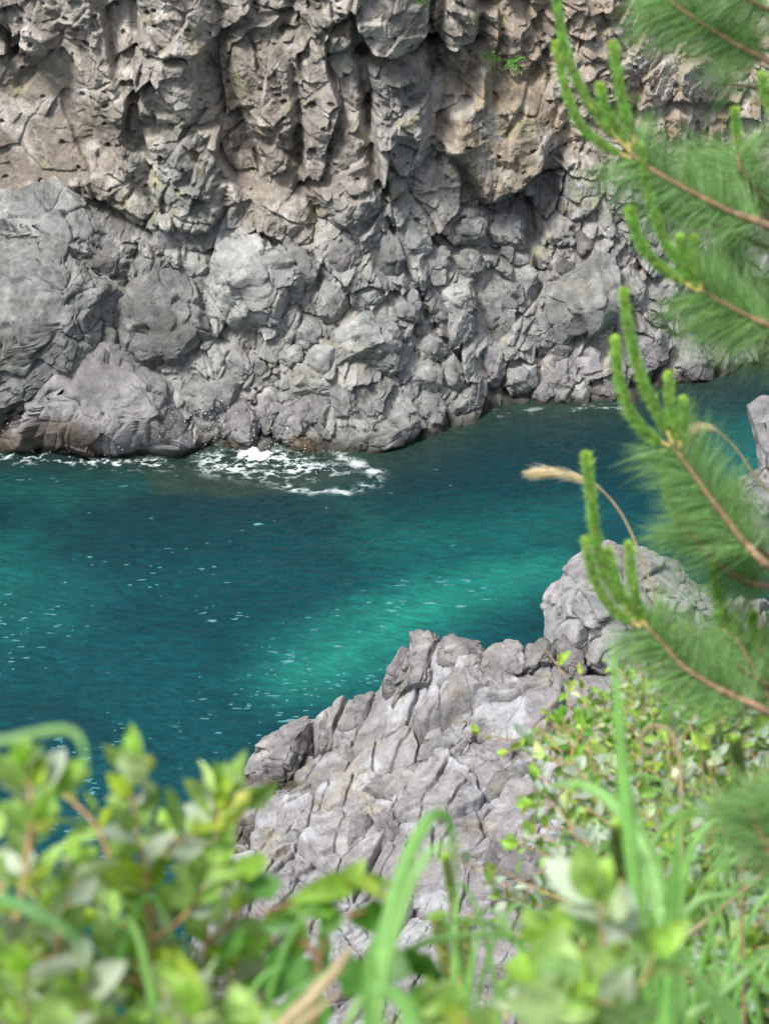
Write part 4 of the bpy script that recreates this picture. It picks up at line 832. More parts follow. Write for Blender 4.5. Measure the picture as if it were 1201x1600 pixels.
# ------------------------------------------------------------ pine tree on the right
def pine():
    rg = np.random.default_rng(11)
    D0 = 4.1
    trunk_px = [(1560, 2100), (1540, 1700), (1530, 1200), (1510, 700), (1500, 200), (1480, -250)]
    TD = 4.9
    TP = np.array([at_d(x, y, TD-.2*k) for k, (x, y) in enumerate(trunk_px)])
    root = thing("pine_tree", TP[0], "young pine reaching in from the right edge, with tan branches and bright green upright shoots", "pine tree")
    b = Bag(); C = curve(TP, 40); tube(b, C, np.linspace(.085, .03, 40)*(1+.08*rg.normal(size=40)), 12); b.build("trunk", M_BARK, root)
    def tr_at(y):                                    # trunk point at picture height
        k = np.interp(y, [p[1] for p in trunk_px[::-1]], np.arange(len(trunk_px))[::-1]); i = int(min(k, len(TP)-2)); return TP[i]*(1-(k-i))+TP[i+1]*(k-i)
    def branch(pts, d, cands, cnt=2600, L=.10, r0=.0040, twigs=(), to_trunk=True, t0=.03, spread=.9):
        """pts: from tip hub to the right edge"""
        P = [at_d(x, y, d) for x, y in pts]
        if to_trunk:
            e = tr_at(pts[-1][1]+170); last = P[-1]; P.append(last*.55+e*.45-np.array([0, 0, .02])); P.append(e)
        P = np.array(P); n = 60; C = curve(P, n); T = -np.gradient(C, axis=0); T /= np.linalg.norm(T, axis=1)[:, None]
        b = Bag(); tube(b, C, np.linspace(r0*.8, r0*2.6, n)*(1+.1*rg.normal(size=n)), 9); br = b.build("branch", M_BARK, root)
        nb = Bag(); brush(nb, C, T, t0, .62, int(cnt*1.1), L*1.12, spread)
        for tp, cn in twigs:
            Q = np.array([at_d(x, y, dd) for x, y, dd in tp]); c2 = curve(Q, 24); t2 = -np.gradient(c2, axis=0); t2 /= np.linalg.norm(t2, axis=1)[:, None]
            tb = Bag(); tube(tb, c2, np.linspace(.003, .005, 24), 7); tb.build("twig", M_BARK, br); brush(nb, c2, t2, 0, 1, cn, L, spread)
        nb.build("needles", M_NEEDLE, br)
        for c in cands: candle(br, c[0], d if len(c) < 2 else c[1])
        return br
    branch([(1035, -12), (1060, 12), (1110, 45), (1160, 75), (1215, 105)], 4.2, [], 2600, .10,
           twigs=[([(1000, 30, 4.25), (1080, 40, 4.25), (1180, 60, 4.3)], 700), ([(1080, -60, 4.1), (1150, -10, 4.1), (1250, 40, 4.2)], 1300), ([(1130, 130, 4.4), (1190, 140, 4.4), (1290, 170, 4.5)], 350)])
    branch([(985, 240), (1018, 265), (1080, 300), (1140, 330), (1215, 362)], 3.9,
           [([(858, -70), (872, 20), (888, 95), (930, 175), (985, 238)],), ([(868, 72), (884, 140), (905, 192), (945, 228), (985, 248)],), ([(958, 72), (966, 130), (978, 180), (992, 225)],), ([(937, 138), (948, 175), (968, 205), (985, 232)],)],
           2300, .10, twigs=[([(1150, 235, 4.0), (1160, 270, 4.0), (1210, 330, 4.1)], 700), ([(1090, 250, 4.1), (1150, 280, 4.2), (1260, 330, 4.3)], 900), ([(1030, 320, 4.0), (1100, 345, 4.1), (1230, 400, 4.2)], 1100)])
    branch([(1092, 450), (1120, 468), (1160, 490), (1215, 518)], 3.9,
           [([(1000, 232), (1012, 300), (1035, 370), (1065, 415), (1095, 450)],), ([(984, 330), (998, 375), (1030, 415), (1090, 455)],), ([(1083, 375), (1084, 410), (1095, 450)],), ([(1062, 374), (1070, 410), (1090, 448)],), ([(1080, 425), (1084, 440), (1095, 455)],)],
           2200, .10, twigs=[([(1120, 390, 4.0), (1160, 430, 4.0), (1230, 490, 4.1)], 1400), ([(1120, 500, 4.0), (1160, 520, 4.1), (1260, 560, 4.3)], 1300)])
    branch([(1150, 235), (1160, 262), (1190, 320), (1240, 390)], 4.1, [([(1147, 175), (1150, 205), (1158, 240)],), ([(1190, 120), (1196, 150), (1210, 190)],)], 900, .09)
    branch([(1045, 690), (1070, 722), (1098, 762), (1130, 805), (1165, 850), (1215, 895)], 3.8,
           [([(973, 458), (985, 530), (1005, 600), (1030, 650), (1050, 692)],), ([(960, 533), (966, 590), (985, 645), (1015, 680), (1045, 698)],), ([(1044, 590), (1046, 630), (1052, 665), (1062, 700)],), ([(1067, 628), (1068, 660), (1062, 700)],)],
           2600, .095, twigs=[([(1120, 790, 3.9), (1150, 820, 3.9), (1230, 900, 4.0)], 700)])
    branch([(1062, 815), (1085, 845), (1125, 885), (1170, 910), (1215, 925)], 4.0,
           [([(1035, 730), (1040, 765), (1052, 795), (1065, 822)],), ([(1080, 800), (1080, 815), (1085, 840)],), ([(1060, 812), (1064, 824), (1075, 840)],)],
           2000, .095, twigs=[([(1150, 860, 4.1), (1190, 880, 4.1), (1280, 940, 4.2)], 800)])
    branch([(1008, 978), (1035, 1005), (1065, 1040), (1110, 1070), (1155, 1092), (1215, 1122)], 3.7,
           [([(916, 715), (923, 780), (932, 850), (950, 910), (990, 968)],), ([(914, 848), (928, 905), (955, 950), (1000, 980)],), ([(950, 864), (962, 910), (985, 950), (1005, 975)],), ([(982, 855), (988, 910), (998, 950), (1010, 980)],)],
           2600, .095, twigs=[([(1090, 1010, 3.8), (1130, 1030, 3.9), (1230, 1090, 4.0)], 700)])
    branch([(1130, 985), (1150, 1000), (1180, 1050), (1230, 1120)], 4.0,
           [([(1117, 888), (1120, 925), (1135, 985)],), ([(1120, 962), (1125, 975), (1138, 995)],), ([(1142, 968), (1143, 980), (1150, 1000)],), ([(1175, 962), (1176, 980), (1185, 1020)],)],
           1500, .09, twigs=[([(1180, 1000, 4.1), (1195, 1030, 4.1), (1240, 1100, 4.2)], 900)])
pine()
print("pine", round(time.time()-T0, 1))

# ------------------------------------------------------------ planted bank below the viewer, on the right
BK = [(1010,1185,5.9),(960,1300,5.1),(930,1450,4.3),(900,1620,3.6),(1201,1170,6.3),(1201,1400,4.7),(1201,1600,3.8),(1060,1350,4.9),(1500,1300,5.6),(1500,1700,3.6),(700,1850,2.5),(0,1850,1.9),(300,1900,1.8),(1201,1900,2.7),(-400,1850,1.9),(1900,1300,6.0),(1900,1900,3.0)]
BP = np.array([at_d(*b) for b in BK]); BP[-7:, 2] -= .1; _bf = tps(BP[:, :2], BP[:, 2], .02)
EDGE = np.array([at_d(*b)[:2] for b in [(-700,1850,1.9),(0,1850,1.9),(300,1900,1.9),(700,1850,2.5),(900,1640,3.6),(945,1450,4.3),(975,1330,5.1),(1020,1230,5.9),(1100,1190,6.4),(1900,1180,6.8)]]+[[8, -3], [-4, -3]])
def bank_z(x, y): return _bf(np.clip(x, -2, 4.5), np.clip(y, .6, 7.0))
def build_bank():
    X = np.linspace(-5, 9, 260); Y = np.linspace(-3, 9, 240); XX, YY = [g.ravel() for g in np.meshgrid(X, Y, indexing='ij')]; P = np.stack([XX, YY, YY*0], 1)
    sd = poly_sd(XX, YY, EDGE); z = bank_z(XX, YY)+.06*fbm(P*3, 3, 5)-np.where(sd < 0, -sd*3.5, 0)
    behind = np.clip(.9-YY, 0, 9); z = z*(1-np.clip(behind, 0, 1))+20.4*np.clip(behind, 0, 1)
    ob = mesh_obj("bank", np.stack([XX, YY, np.maximum(z, 2)], 1), grid_faces(260, 240), M_SOIL, tint=np.ones((len(XX), 3))); tag(ob, kind="structure")
build_bank()

def px_stem(sb, lb, pts, r, Lpx, step, rg, col=(1, 1, 1), upness=.5, spread=.9, wr=.55, shape="oval", white=.25, tip=True, dk=1.0):
    """a stem through picture points with distances, leafed alternately"""
    pts = [(x, y, d*dk) for x, y, d in pts]; P = np.array([at_d(x, y, d) for x, y, d in pts]); ln = np.linalg.norm(np.diff(P, axis=0), axis=1).sum(); n = max(8, int(ln/.02)); C = curve(P, n)
    tube(sb, C, np.linspace(r, r*.4, n)*(1+.08*rg.normal(size=n)), 7, np.array((1, 1, 1))*rg.uniform(.8, 1.2))
    d0 = np.mean([p[2] for p in pts]); L = Lpx*d0/FPX; st = step*d0/FPX; m = max(2, int(ln/st)); side = 1
    for k in range(1, m+1):
        t = .12+.88*k/m; i = min(int(t*(n-1)), n-2); T = unit(C[i+1]-C[i]); s = unit(np.cross(T, F_+rg.normal(size=3)*.5))*side; side = -side
        for q in range(1+(rg.random() < .35)):
            d = T*(.55)+s*spread*rg.uniform(.6, 1.2)+U_*upness*rg.uniform(0, 1)-F_*rg.normal()*.35; nn = unit(U_*.6-F_*.7+rg.normal(size=3)*.75)
            w = np.array((1, 1, 1.))*rg.uniform(.6, 1.35)
            tb_ = lb
            if rg.random() < white: w = np.ones(3)*rg.uniform(.7, 1.15); tb_ = lb.alt
            elif rg.random() < .2: w = np.array((1.5, 1.3, .5))*rg.uniform(.8, 1.1)
            sc = rg.uniform(.6, 1.15)*(1-.35*t*(rg.random() < .5)); pl = C[i]+unit(d)*.004
            leaf(tb_, pl, d, nn, L*sc, L*sc*wr*rg.uniform(.8, 1.15), w*np.asarray(col), rg, shape, rg.uniform(.5, 1.8)); s = -s
    if tip:
        for q in range(3): leaf(lb, C[-1], unit(C[-1]-C[-3])+rg.normal(size=3)*.45, unit(-F_+rg.normal(size=3)*.6), L*rg.uniform(.5, .95), L*.42, np.array((1.2, 1.25, .8))*np.asarray(col)*rg.uniform(.8, 1.2), rg)
def px_shrub(name, label, cat, stems, r, Lpx, step, seed, mat=None, group=None, base=None, **k):
    rg = np.random.default_rng(seed); P0 = at_d(*stems[0][0]) if base is None else np.asarray(base); root = thing(name, P0, label, cat, group); sb, lb = Bag(), Bag(); lb.alt = Bag()
    for st in stems: px_stem(sb, lb, st, r, Lpx, step, rg, **k)
    sb.build("stems", M_STEM, root); lb.build("foliage", mat or M_LEAF, root); lb.alt.build("young_leaves", M_SILVER, root)
    return root
rg = np.random.default_rng(3)
def fan(x0, y0, x1, y1, d, n, sx, sy, rg, dj=.2):
    out = []
    for _ in range(n):
        ex, ey = x1+sx*rg.normal(), y1+sy*rg.normal(); dd = d+dj*rg.normal(); mx, my = (x0+ex)/2+25*rg.normal(), (y0+ey)/2+20*rg.normal()
        out.append([(x0+15*rg.normal(), y0, d), (mx, my, (d+dd)/2), (ex, ey, dd)])
    return out
# close leafy shrub, lower left, far out of focus
px_shrub("silverberry_shrub", "lower left silverberry shrub whose two upright leaves stand tallest against the water", "shrub",
  [[(215,1900,1.45),(240,1640,1.4),(236,1480,1.35),(228,1380,1.33),(212,1280,1.32),(204,1205,1.32)], [(238,1440,1.35),(180,1360,1.35),(150,1290,1.35),(100,1240,1.36)], [(232,1500,1.38),(200,1450,1.4),(140,1420,1.42),(90,1400,1.42)], [(236,1540,1.35),(160,1520,1.3),(90,1500,1.3),(40,1480,1.3)],
   [(228,1380,1.33),(262,1330,1.34),(300,1300,1.36)], [(236,1470,1.35),(280,1440,1.33),(310,1400,1.33),(340,1350,1.36)]], .0034, 78, 25, 5, upness=.7, white=.25, dk=1.45)
px_shrub("silverberry_shrub", "silverberry twigs at the left edge of the picture with tan upright stems and pale leaves", "shrub",
  [[(0,1900,1.3),(18,1640,1.25),(30,1440,1.22),(44,1320,1.22),(50,1250,1.22),(38,1205,1.22)], [(44,1330,1.22),(60,1270,1.23),(88,1225,1.24)], [(30,1440,1.22),(-10,1370,1.25),(-40,1300,1.25)], [(20,1600,1.25),(-30,1520,1.25),(-60,1450,1.2)], [(60,1620,1.3),(90,1480,1.3),(110,1400,1.3),(125,1350,1.32)], [(95,1460,1.3),(60,1400,1.3),(20,1360,1.3)]], .0036, 80, 27, 6, upness=.7, white=.25, dk=1.45)
px_shrub("silverberry_shrub", "silverberry shrub left of the heart shaped leaves, topping out at the outcrop's waterline", "shrub",
  [[(330,1900,1.5),(318,1640,1.45),(320,1500,1.42),(330,1390,1.42),(338,1290,1.42),(332,1250,1.42)], [(330,1400,1.42),(290,1350,1.42),(270,1300,1.44)], [(322,1480,1.42),(370,1430,1.4),(392,1370,1.42)], [(318,1560,1.45),(370,1520,1.45),(420,1480,1.45),(440,1460,1.45)], [(318,1600,1.45),(280,1540,1.4),(250,1480,1.4)], [(400,1900,1.5),(400,1650,1.45),(410,1560,1.45),(450,1500,1.45)], [(335,1300,1.42),(360,1260,1.43),(372,1240,1.44)]], .0032, 74, 24, 7, upness=.7, white=.25, dk=1.45)
px_shrub("silverberry_shrub", "low out of focus silverberry foliage along the bottom edge, under the lower left shrub", "shrub",
  fan(80, 1850, 60, 1540, 1.3, 7, 70, 40, rg)+fan(250, 1850, 250, 1540, 1.35, 8, 80, 40, rg)+fan(420, 1850, 430, 1600, 1.4, 5, 60, 25, rg), .0032, 80, 23, 8, upness=.6, white=.2, dk=1.45)
px_shrub("silverberry_shrub", "broad leaved silverberry at the bottom edge, left of the wide upright grass blade", "shrub",
  [[(960,1900,1.9),(950,1650,1.85),(945,1540,1.8),(940,1460,1.8),(935,1400,1.8)], [(948,1560,1.82),(900,1510,1.8),(870,1480,1.8)], [(950,1600,1.82),(1000,1540,1.8),(1020,1490,1.8)], [(900,1900,1.8),(880,1640,1.75),(860,1570,1.7),(840,1540,1.7)], [(990,1850,1.8),(980,1640,1.7),(960,1580,1.7),(930,1560,1.7)], [(760,1900,1.7),(740,1680,1.7),(730,1600,1.7),(700,1585,1.7)], [(640,1900,1.6),(630,1700,1.6),(620,1620,1.6),(650,1580,1.6)]], .0028, 92, 38, 9, upness=.3, white=.22, wr=.7)
# the silvery shrubs rooted on the bank
def bank_shrub(x, y, label, seed, n=9, h=.42, Lm=.042, group=None, white=.4, mat=None, col=(1, 1, 1), name="silverberry_shrub", cat="shrub", lean=(0, 0)):
    rg = np.random.default_rng(seed); z = float(bank_z(np.array([x]), np.array([y]))[0]); root = thing(name, (x, y, z), label, cat, group); sb, lb = Bag(), Bag(); lb.alt = Bag()
    for k in range(n):
        a = 2*math.pi*k/n+rg.normal()*.3; R = h*rg.uniform(.45, 1.0); top = np.array([x+math.cos(a)*R+lean[0], y+math.sin(a)*R+lean[1], z+h*rg.uniform(.45, 1.1)])
        P = np.array([[x, y, z-.05], [x+math.cos(a)*R*.35, y+math.sin(a)*R*.35, z+h*.45], top]); C = curve(P, 14); tube(sb, C, np.linspace(.006, .002, 14), 6)
        for m in range(3):
            i0 = rg.integers(4, 11); e = C[i0]+np.array([rg.normal()*.14, rg.normal()*.14, abs(rg.normal())*.1+.02]); c2 = curve([C[i0], (C[i0]+e)/2+rg.normal(size=3)*.01, e], 8); tube(sb, c2, np.linspace(.003, .0012, 8), 5)
            for cc in (c2, C[5:]):
                for t in np.linspace(.1, 1, 9 if cc is c2 else 7):
                    i = min(int(t*(len(cc)-1)), len(cc)-2); T = unit(cc[i+1]-cc[i]); d = T*.5+rg.normal(size=3)*.7+np.array([0, 0, .3]); w = np.array((1, 1, 1.))*rg.uniform(.5, 1.4)
                    q = rg.random()
                    tb_ = lb
                    if q < white: w = np.ones(3)*rg.uniform(.6, 1.1); tb_ = lb.alt
                    elif q < white+.2: w = np.array((1.3, 1.2, .7))*rg.uniform(.8, 1.1)
                    L = Lm*rg.uniform(.6, 1.2); leaf(tb_, cc[i]+unit(d)*.004, d, unit(np.array([0, -.4, .8])+rg.normal(size=3)*.6), L, L*.55, w*np.asarray(col), rg, "oval", rg.uniform(.4, 1.6))
    sb.build("stems", M_STEM, root); lb.build("foliage", mat or M_LEAF, root); lb.alt.build("young_leaves", M_SILVER, root); return root
BS = [((1050,1195,5.9), "silvery leaved shrub at the top corner of the bank under the lowest pine branch", .26), ((1115,1195,6.0), "silvery shrub below the lowest pine branch, behind the curled dead frond", .28), ((1185,1200,6.1), "silvery shrub below the pine, touching the right edge of the picture", .30),
      ((1000,1265,5.4), "silvery shrub at the left rim of the bank above the overhanging twig", .26), ((1075,1275,5.4), "silvery shrub in the middle of the bank behind the wide grass blade's tip", .28), ((1150,1295,5.3), "silvery shrub beside the upright dry stalks", .30),
      ((985,1375,4.8), "silvery shrub on the bank's rim behind the dark green pine shoot", .26), ((1040,1410,4.6), "shaded silvery shrub behind the wide upright grass blade", .26), ((1120,1430,4.5), "leafy shrub right of the wide upright grass blade", .26), ((1195,1390,4.6), "silvery shrub by the right edge under the dark pine twig", .28),
      ((970,1510,4.0), "silvery shrub low on the bank's rim behind the broad leaved one", .24), ((1150,1540,3.8), "leafy shrub in the bottom right corner behind the crossing grass blades", .26), ((1050,1570,3.7), "low shrub at the bottom edge behind the pale diagonal grass blade", .24), ((905,1190,5.6), "light green sprig standing against the outcrop at the top left of the bank", .14)]
for k, ((x, y, d), lb_, h) in enumerate(BS):
    p = at_d(x, y, d); sprig = k == 13
    bank_shrub(p[0], p[1], lb_, 50+k, n=5 if sprig else 12, h=h, Lm=.036 if sprig else .044, white=.1 if sprig else .42, col=(1.1, 1.15, .9) if (sprig or k % 5 == 3) else (.85, .92, .95), mat=M_LEAF)
px_shrub("silverberry_twig", "silverberry twig with white leaves hanging out over the outcrop, above the smaller one", "twig",
  [[(1000,1340,4.2),(950,1350,4.1),(900,1356,4.0),(860,1340,4.0),(810,1318,4.0)], [(900,1356,4.0),(870,1320,4.0),(835,1300,4.0)], [(930,1352,4.0),(900,1310,4.0),(870,1262,4.0),(830,1255,4.0)], [(1000,1320,4.2),(940,1280,4.2),(890,1240,4.2),(840,1215,4.2)], [(940,1260,4.2),(900,1200,4.2),(850,1180,4.2)]], .0032, 34, 15, 70, white=.55, base=at_d(1000, 1340, 4.2))
px_shrub("silverberry_twig", "small drooping silverberry twig with white leaves, lowest against the outcrop", "twig",
  [[(930,1340,3.9),(870,1350,3.9),(835,1370,3.9),(815,1410,3.9),(780,1402,3.9)], [(820,1405,3.9),(826,1430,3.9)]], .0022, 28, 13, 71, white=.55, base=at_d(930, 1340, 3.9))
px_shrub("green_sprig", "bright green leafy sprig poking up in front of the outcrop beside the tall grass blade", "sprig",
  [[(900,1230,4.6),(895,1180,4.6),(885,1150,4.6),(880,1120,4.6)], [(892,1180,4.6),(905,1150,4.6),(915,1130,4.6)]], .0025, 30, 16, 72, mat=M_LEAF_BRIGHT, white=0, base=at_d(900, 1230, 4.6))
px_shrub("climbing_vine", "pale green leafed vine tips at the top of the bank under the pine", "vine",
  [[(1040,1210,5.2),(1046,1150,5.2),(1042,1105,5.2)], [(1090,1210,5.2),(1100,1160,5.2),(1095,1120,5.2)], [(960,1220,5.0),(965,1170,5.0),(950,1130,5.0)], [(1000,1220,5.0),(990,1170,5.0),(1000,1140,5.0)]], .0022, 24, 11, 73, mat=M_LEAF_BRIGHT, white=0, base=at_d(1040, 1180, 5.2))
# low green growth covering the bank
def undergrowth():
    rg = np.random.default_rng(21); lb = Bag(); n = 0
    V, f = LT["oval"]
    while n < 5200:
        x, y = rg.uniform(.2, 3.2), rg.uniform(1.8, 7.2)
        if poly_sd(np.array([x]), np.array([y]), EDGE)[0] < -.05: continue
        z = float(bank_z(np.array([x]), np.array([y]))[0]); L = rg.uniform(.02, .045)*(.6+.1*y); w = np.array((.75, .85, .7))*rg.uniform(.45, 1.4)*(np.array((1.25, 1.2, .7)) if rg.random() < .3 else 1)
        d = rg.normal(size=3)*.7+np.array([0, -.1, .6]); leaf(lb, np.array([x, y, z+rg.uniform(0, .14)]), d, unit(np.array([0, -.3, .9])+rg.normal(size=3)*.5), L, L*rg.uniform(.4, .8), w, rg); n += 1
    ob = lb.build("undergrowth", M_LEAF_BRIGHT, loc=np.array([1.5, 4, 18.])); tag(ob, "low mixed green growth covering the bank below the shrubs", "undergrowth", kind="stuff")
undergrowth()

# grass blades
def blade(bag, pts, wpx, rg, col, fold=.25, tipw=.05, base_w=.7):
    P = curve([at_d(x, y, d) for x, y, d in pts], 36); n = len(P); T = np.gradient(P, axis=0); T /= np.linalg.norm(T, axis=1)[:, None]
    view = P-EYE; s = np.cross(T, view); s /= np.linalg.norm(s, axis=1)[:, None]; tw = np.linspace(0, rg.normal()*.8, n)[:, None]; nn = np.cross(s, T); s = s*np.cos(tw)+nn*np.sin(tw); nn = np.cross(s, T)
    t = np.linspace(0, 1, n); w = wpx*np.mean([p[2] for p in pts])/FPX*(base_w+(1-base_w)*np.sin(np.clip(t*2, 0, 1)*np.pi/2))*np.clip((1-t)/.45, tipw, 1)**.7
    V = []; C = []
    for a, b, cc in ((-.5, fold, 1.0), (-.1, .03, .95), (0, 0, 1.6), (.1, .03, .95), (.5, fold, 1.0)):
        V.append(P+s*(a*w)[:, None]+nn*(b*w)[:, None]); C.append(np.tile(np.asarray(col)*cc, (n, 1)))
    V = np.stack(V, 1).reshape(-1, 3); C = np.stack(C, 1).reshape(-1, 3)
    i = np.arange(n-1)[:, None]*5+np.arange(4)[None]; bag.add(V, np.stack([i, i+1, i+6, i+5], -1).reshape(-1, 4), C)
def clump(name, label, cat, blades, mat, seed, group=None):
    rg = np.random.default_rng(seed); root = thing(name, at_d(*blades[0][0][0]), label, cat, group)
    for pts, w, col in blades:
        b = Bag(); blade(b, pts, w, rg, col); b.build("blade", mat, root)
    return root
GG = (1, 1, 1); GPALE = (1.25, 1.1, 1.35); GDK = (.7, .75, .7)
def D(pts, d, d1=None):
    d1 = d if d1 is None else d1; n = len(pts); return [(x, y, d+(d1-d)*k/(n-1)) for k, (x, y) in enumerate(pts)]
clump("grass_clump", "clump of tall bright grass blades at bottom centre, one bent over at its tip", "grass",
  [(D([(560,1950),(582,1640),(588,1540),(602,1450),(626,1365),(655,1300),(680,1272),(700,1282),(711,1335),(716,1420)], 1.7, 1.85), 22, GG), (D([(640,1900),(600,1640),(592,1560),(622,1430),(655,1350),(690,1318),(720,1330)], 1.5), 20, GPALE),
   (D([(620,1900),(610,1680),(640,1590),(600,1545),(575,1560)], 1.5), 30, GG), (D([(700,1950),(690,1700),(660,1620),(630,1570),(600,1545)], 1.5), 34, GPALE), (D([(560,1900),(570,1700),(578,1560),(575,1500),(590,1440)], 1.55), 30, GDK)], M_GRASS, 1)
clump("grass_tuft", "long thin grass blade arching low over the foot of the outcrop", "grass", [(D([(500,1700),(570,1545),(620,1496),(680,1468),(760,1460),(830,1474),(862,1492)], 1.9, 2.2), 13, GPALE)], M_GRASS, 2)
clump("grass_clump", "clump of wide ribbed grass blades standing upright at lower right", "grass",
  [(D([(1035,1950),(1038,1640),(1040,1500),(1046,1380),(1056,1295),(1066,1248)], 2.1), 44, GG), (D([(1250,1750),(1160,1620),(1100,1530),(1040,1460),(990,1405)], 1.9), 30, GPALE), (D([(1030,1900),(1010,1560),(992,1400),(980,1290),(970,1190),(960,1060),(956,1000)], 2.0), 24, GG),
   (D([(1070,1900),(1060,1560),(1035,1420),(1010,1330),(960,1255),(905,1224),(850,1230)], 2.2, 2.5), 30, GPALE), (D([(1100,1900),(1050,1580),(1020,1480),(1000,1430)], 2.1), 30, GDK)], M_GRASS, 3)
clump("grass_clump", "thin curved grass blades crossing in the bottom right corner", "grass",
  [(D([(1040,1800),(1060,1480),(1085,1415),(1130,1400),(1190,1402)], 2.6), 16, GPALE), (D([(1000,1800),(1050,1620),(1120,1560),(1210,1480)], 2.4), 17, GPALE), (D([(1090,1700),(1060,1480),(1070,1350),(1100,1290),(1135,1275),(1160,1290)], 2.9), 14, GG),
   (D([(1200,1800),(1150,1600),(1110,1520),(1130,1515),(1200,1520)], 2.6), 12, GPALE), (D([(1000,1700),(1010,1380),(1035,1300),(1075,1272),(1120,1290),(1180,1340)], 3.0), 14, GPALE), (D([(1240,1800),(1230,1600),(1180,1520),(1120,1490)], 2.5), 14, GG)], M_GRASS, 4)
clump("grass_tuft", "bent grass blade hooking over at the top of the lower left leaves", "grass", [(D([(-250,1300),(-60,1178),(20,1156),(90,1142),(120,1150),(132,1180),(134,1215)], 1.3), 15, GPALE)], M_GRASS, 5)
clump("grass_tuft", "dark slanting grass blade crossing the leaves at the left edge", "grass", [(D([(-250,1380),(-40,1395),(50,1420),(110,1458),(150,1500)], 1.2), 17, (.8, .95, 1.2))], M_GRASS, 6)
clump("dry_grass", "two dead straw coloured blades slanting in front of the heart shaped leaves", "dry grass", [(D([(330,1760),(430,1615),(485,1560),(535,1502),(548,1476)], 1.7), 22, GG), (D([(360,1760),(450,1620),(500,1575),(535,1545)], 1.7), 12, GG)], M_DRY, 7)
clump("dry_grass", "single grey dead stick like blade leaning among the lower left leaves", "dry grass", [(D([(350,1760),(290,1610),(262,1555),(236,1505)], 1.4), 15, (1.1, 1.1, 1.2))], M_DRY, 8)
clump("dry_grass", "tall dry tan stalks standing in the shrubs at the right", "dry grass", [(D([(1150,1500),(1132,1390),(1105,1260),(1092,1140)], 4.2), 9, (.8, .75, .65)), (D([(1160,1480),(1140,1370),(1122,1260),(1100,1180)], 4.2), 7, (.8, .7, .6)), (D([(1120,1450),(1100,1360),(1078,1320)], 4.0), 10, (1.1, 1.05, 1)), (D([(1230,1330),(1150,1400),(1060,1470),(1000,1500)], 3.0), 7, GG), (D([(1100,1480),(1075,1420),(1062,1300),(1064,1240)], 3.9), 7, (.6, .55, .45))], M_DRY, 9)
def frond(label, pts, r, seed, teeth=True):
    rg = np.random.default_rng(seed); root = thing("dead_frond", at_d(*pts[0]), label, "dead frond"); b = Bag(); C = curve([at_d(*p) for p in pts], 60); tube(b, C, np.linspace(r, r*.5, 60), 6)
    k = np.arange(24, 60).repeat(4); nb = Bag(); needles(nb, C[k], rg.normal(size=(len(k), 3)), rg.uniform(.004, .010, len(k)), .0015, rg, rg.uniform(.6, 1.1, (len(k), 1))*np.ones(3)); b.build("stalk", M_DRY, root); nb.build("fringe", M_DRY, root)
frond("curled brown dead frond rolled into a ring below the lowest pine branch", D([(1066,1370),(1064,1260),(1060,1180),(1045,1142),(1018,1134),(1000,1150),(1004,1172),(1024,1172),(1030,1158)], 3.4), .0035, 1)
frond("faint thin brown tendril arching over the outcrop left of the curled one", D([(930,1210),(915,1160),(885,1138),(850,1140),(835,1150)], 3.0), .002, 2)
# plume grasses
def plume(label, pts, seed):
    rg = np.random.default_rng(seed); root = thing("plume_grass", at_d(*pts[0]), label, "plume grass"); b = Bag(); C = curve([at_d(*p) for p in pts], 80); tube(b, C, np.linspace(.0040, .0012, 80), 6); b.build("stalk", M_DRY, root)
    T = np.gradient(C, axis=0); T /= np.linalg.norm(T, axis=1)[:, None]; m = 620; i = (46+34*rg.random(m)**.9).astype(int); i = np.minimum(i, 79)
    nb = Bag(); env = np.sin(np.clip((i-44)/36, 0, 1)*np.pi*.8+.25); d = T[i]+rg.normal(size=(m, 3))*.10+np.array([0, 0, -.12]); needles(nb, C[i]+rg.normal(size=(m, 3))*.003, d, rg.uniform(.025, .06, m)*(.4+env), .0013, rg, rg.uniform(1.3, 1.9, (m, 1))*np.array((1, 1.08, 1.25)), .1); nb.build("plume", M_DRY, root)
plume("cream feathery plume bending left over the dark water, behind a green pine shoot", D([(1090,1180),(1030,960),(996,858),(968,800),(935,762),(900,745),(868,738),(846,737)], 5.0), 1)
plume("pale feathery plume arching over the pine needles at the right", D([(1300,980),(1230,810),(1180,745),(1148,700),(1120,674),(1096,668),(1078,680),(1070,700)], 4.6), 2)
# many thin wild blades among the shrubs
def wild(label, x0, x1, ybase, dd, n, seed, hgt, wd):
    rg = np.random.default_rng(seed); bl = []
    for _ in range(n):
        x = rg.uniform(x0, x1); d = dd*rg.uniform(.9, 1.12); h = hgt*rg.uniform(.5, 1.1); lean = rg.normal()*.55; top = ybase-h
        pts = [(x, ybase+250), (x+lean*h*.08, ybase), (x+lean*h*.3, ybase-h*.55), (x+lean*h*.7, ybase-h*.9), (x+lean*h*(1.0+.4*rg.random()), ybase-h*rg.uniform(.65, 1.0))]
        c = np.array(GG)*rg.uniform(.7, 1.15) if rg.random() < .6 else np.array(GPALE)*rg.uniform(.8, 1.1)
        bl.append((D(pts, d), wd*rg.uniform(.6, 1.2), c))
    clump("grass_clump", label, "grass", bl, M_GRASS, seed)
wild("thin arching grass blades along the bottom edge right of the centre", 700, 1000, 1640, 2.3, 14, 31, 260, 10)
wild("fine grass blades growing through the silvery shrubs at mid right", 1000, 1190, 1480, 4.0, 34, 32, 250, 8)
wild("fine grass blades at the right edge below the pine", 1080, 1220, 1330, 5.0, 16, 33, 150, 6)
wild("slender grass blades filling the bottom right corner", 1020, 1220, 1640, 2.9, 18, 34, 320, 11)
wild("slender grass blades among the leaves at the bottom left", 20, 420, 1650, 1.9, 8, 35, 260, 13)
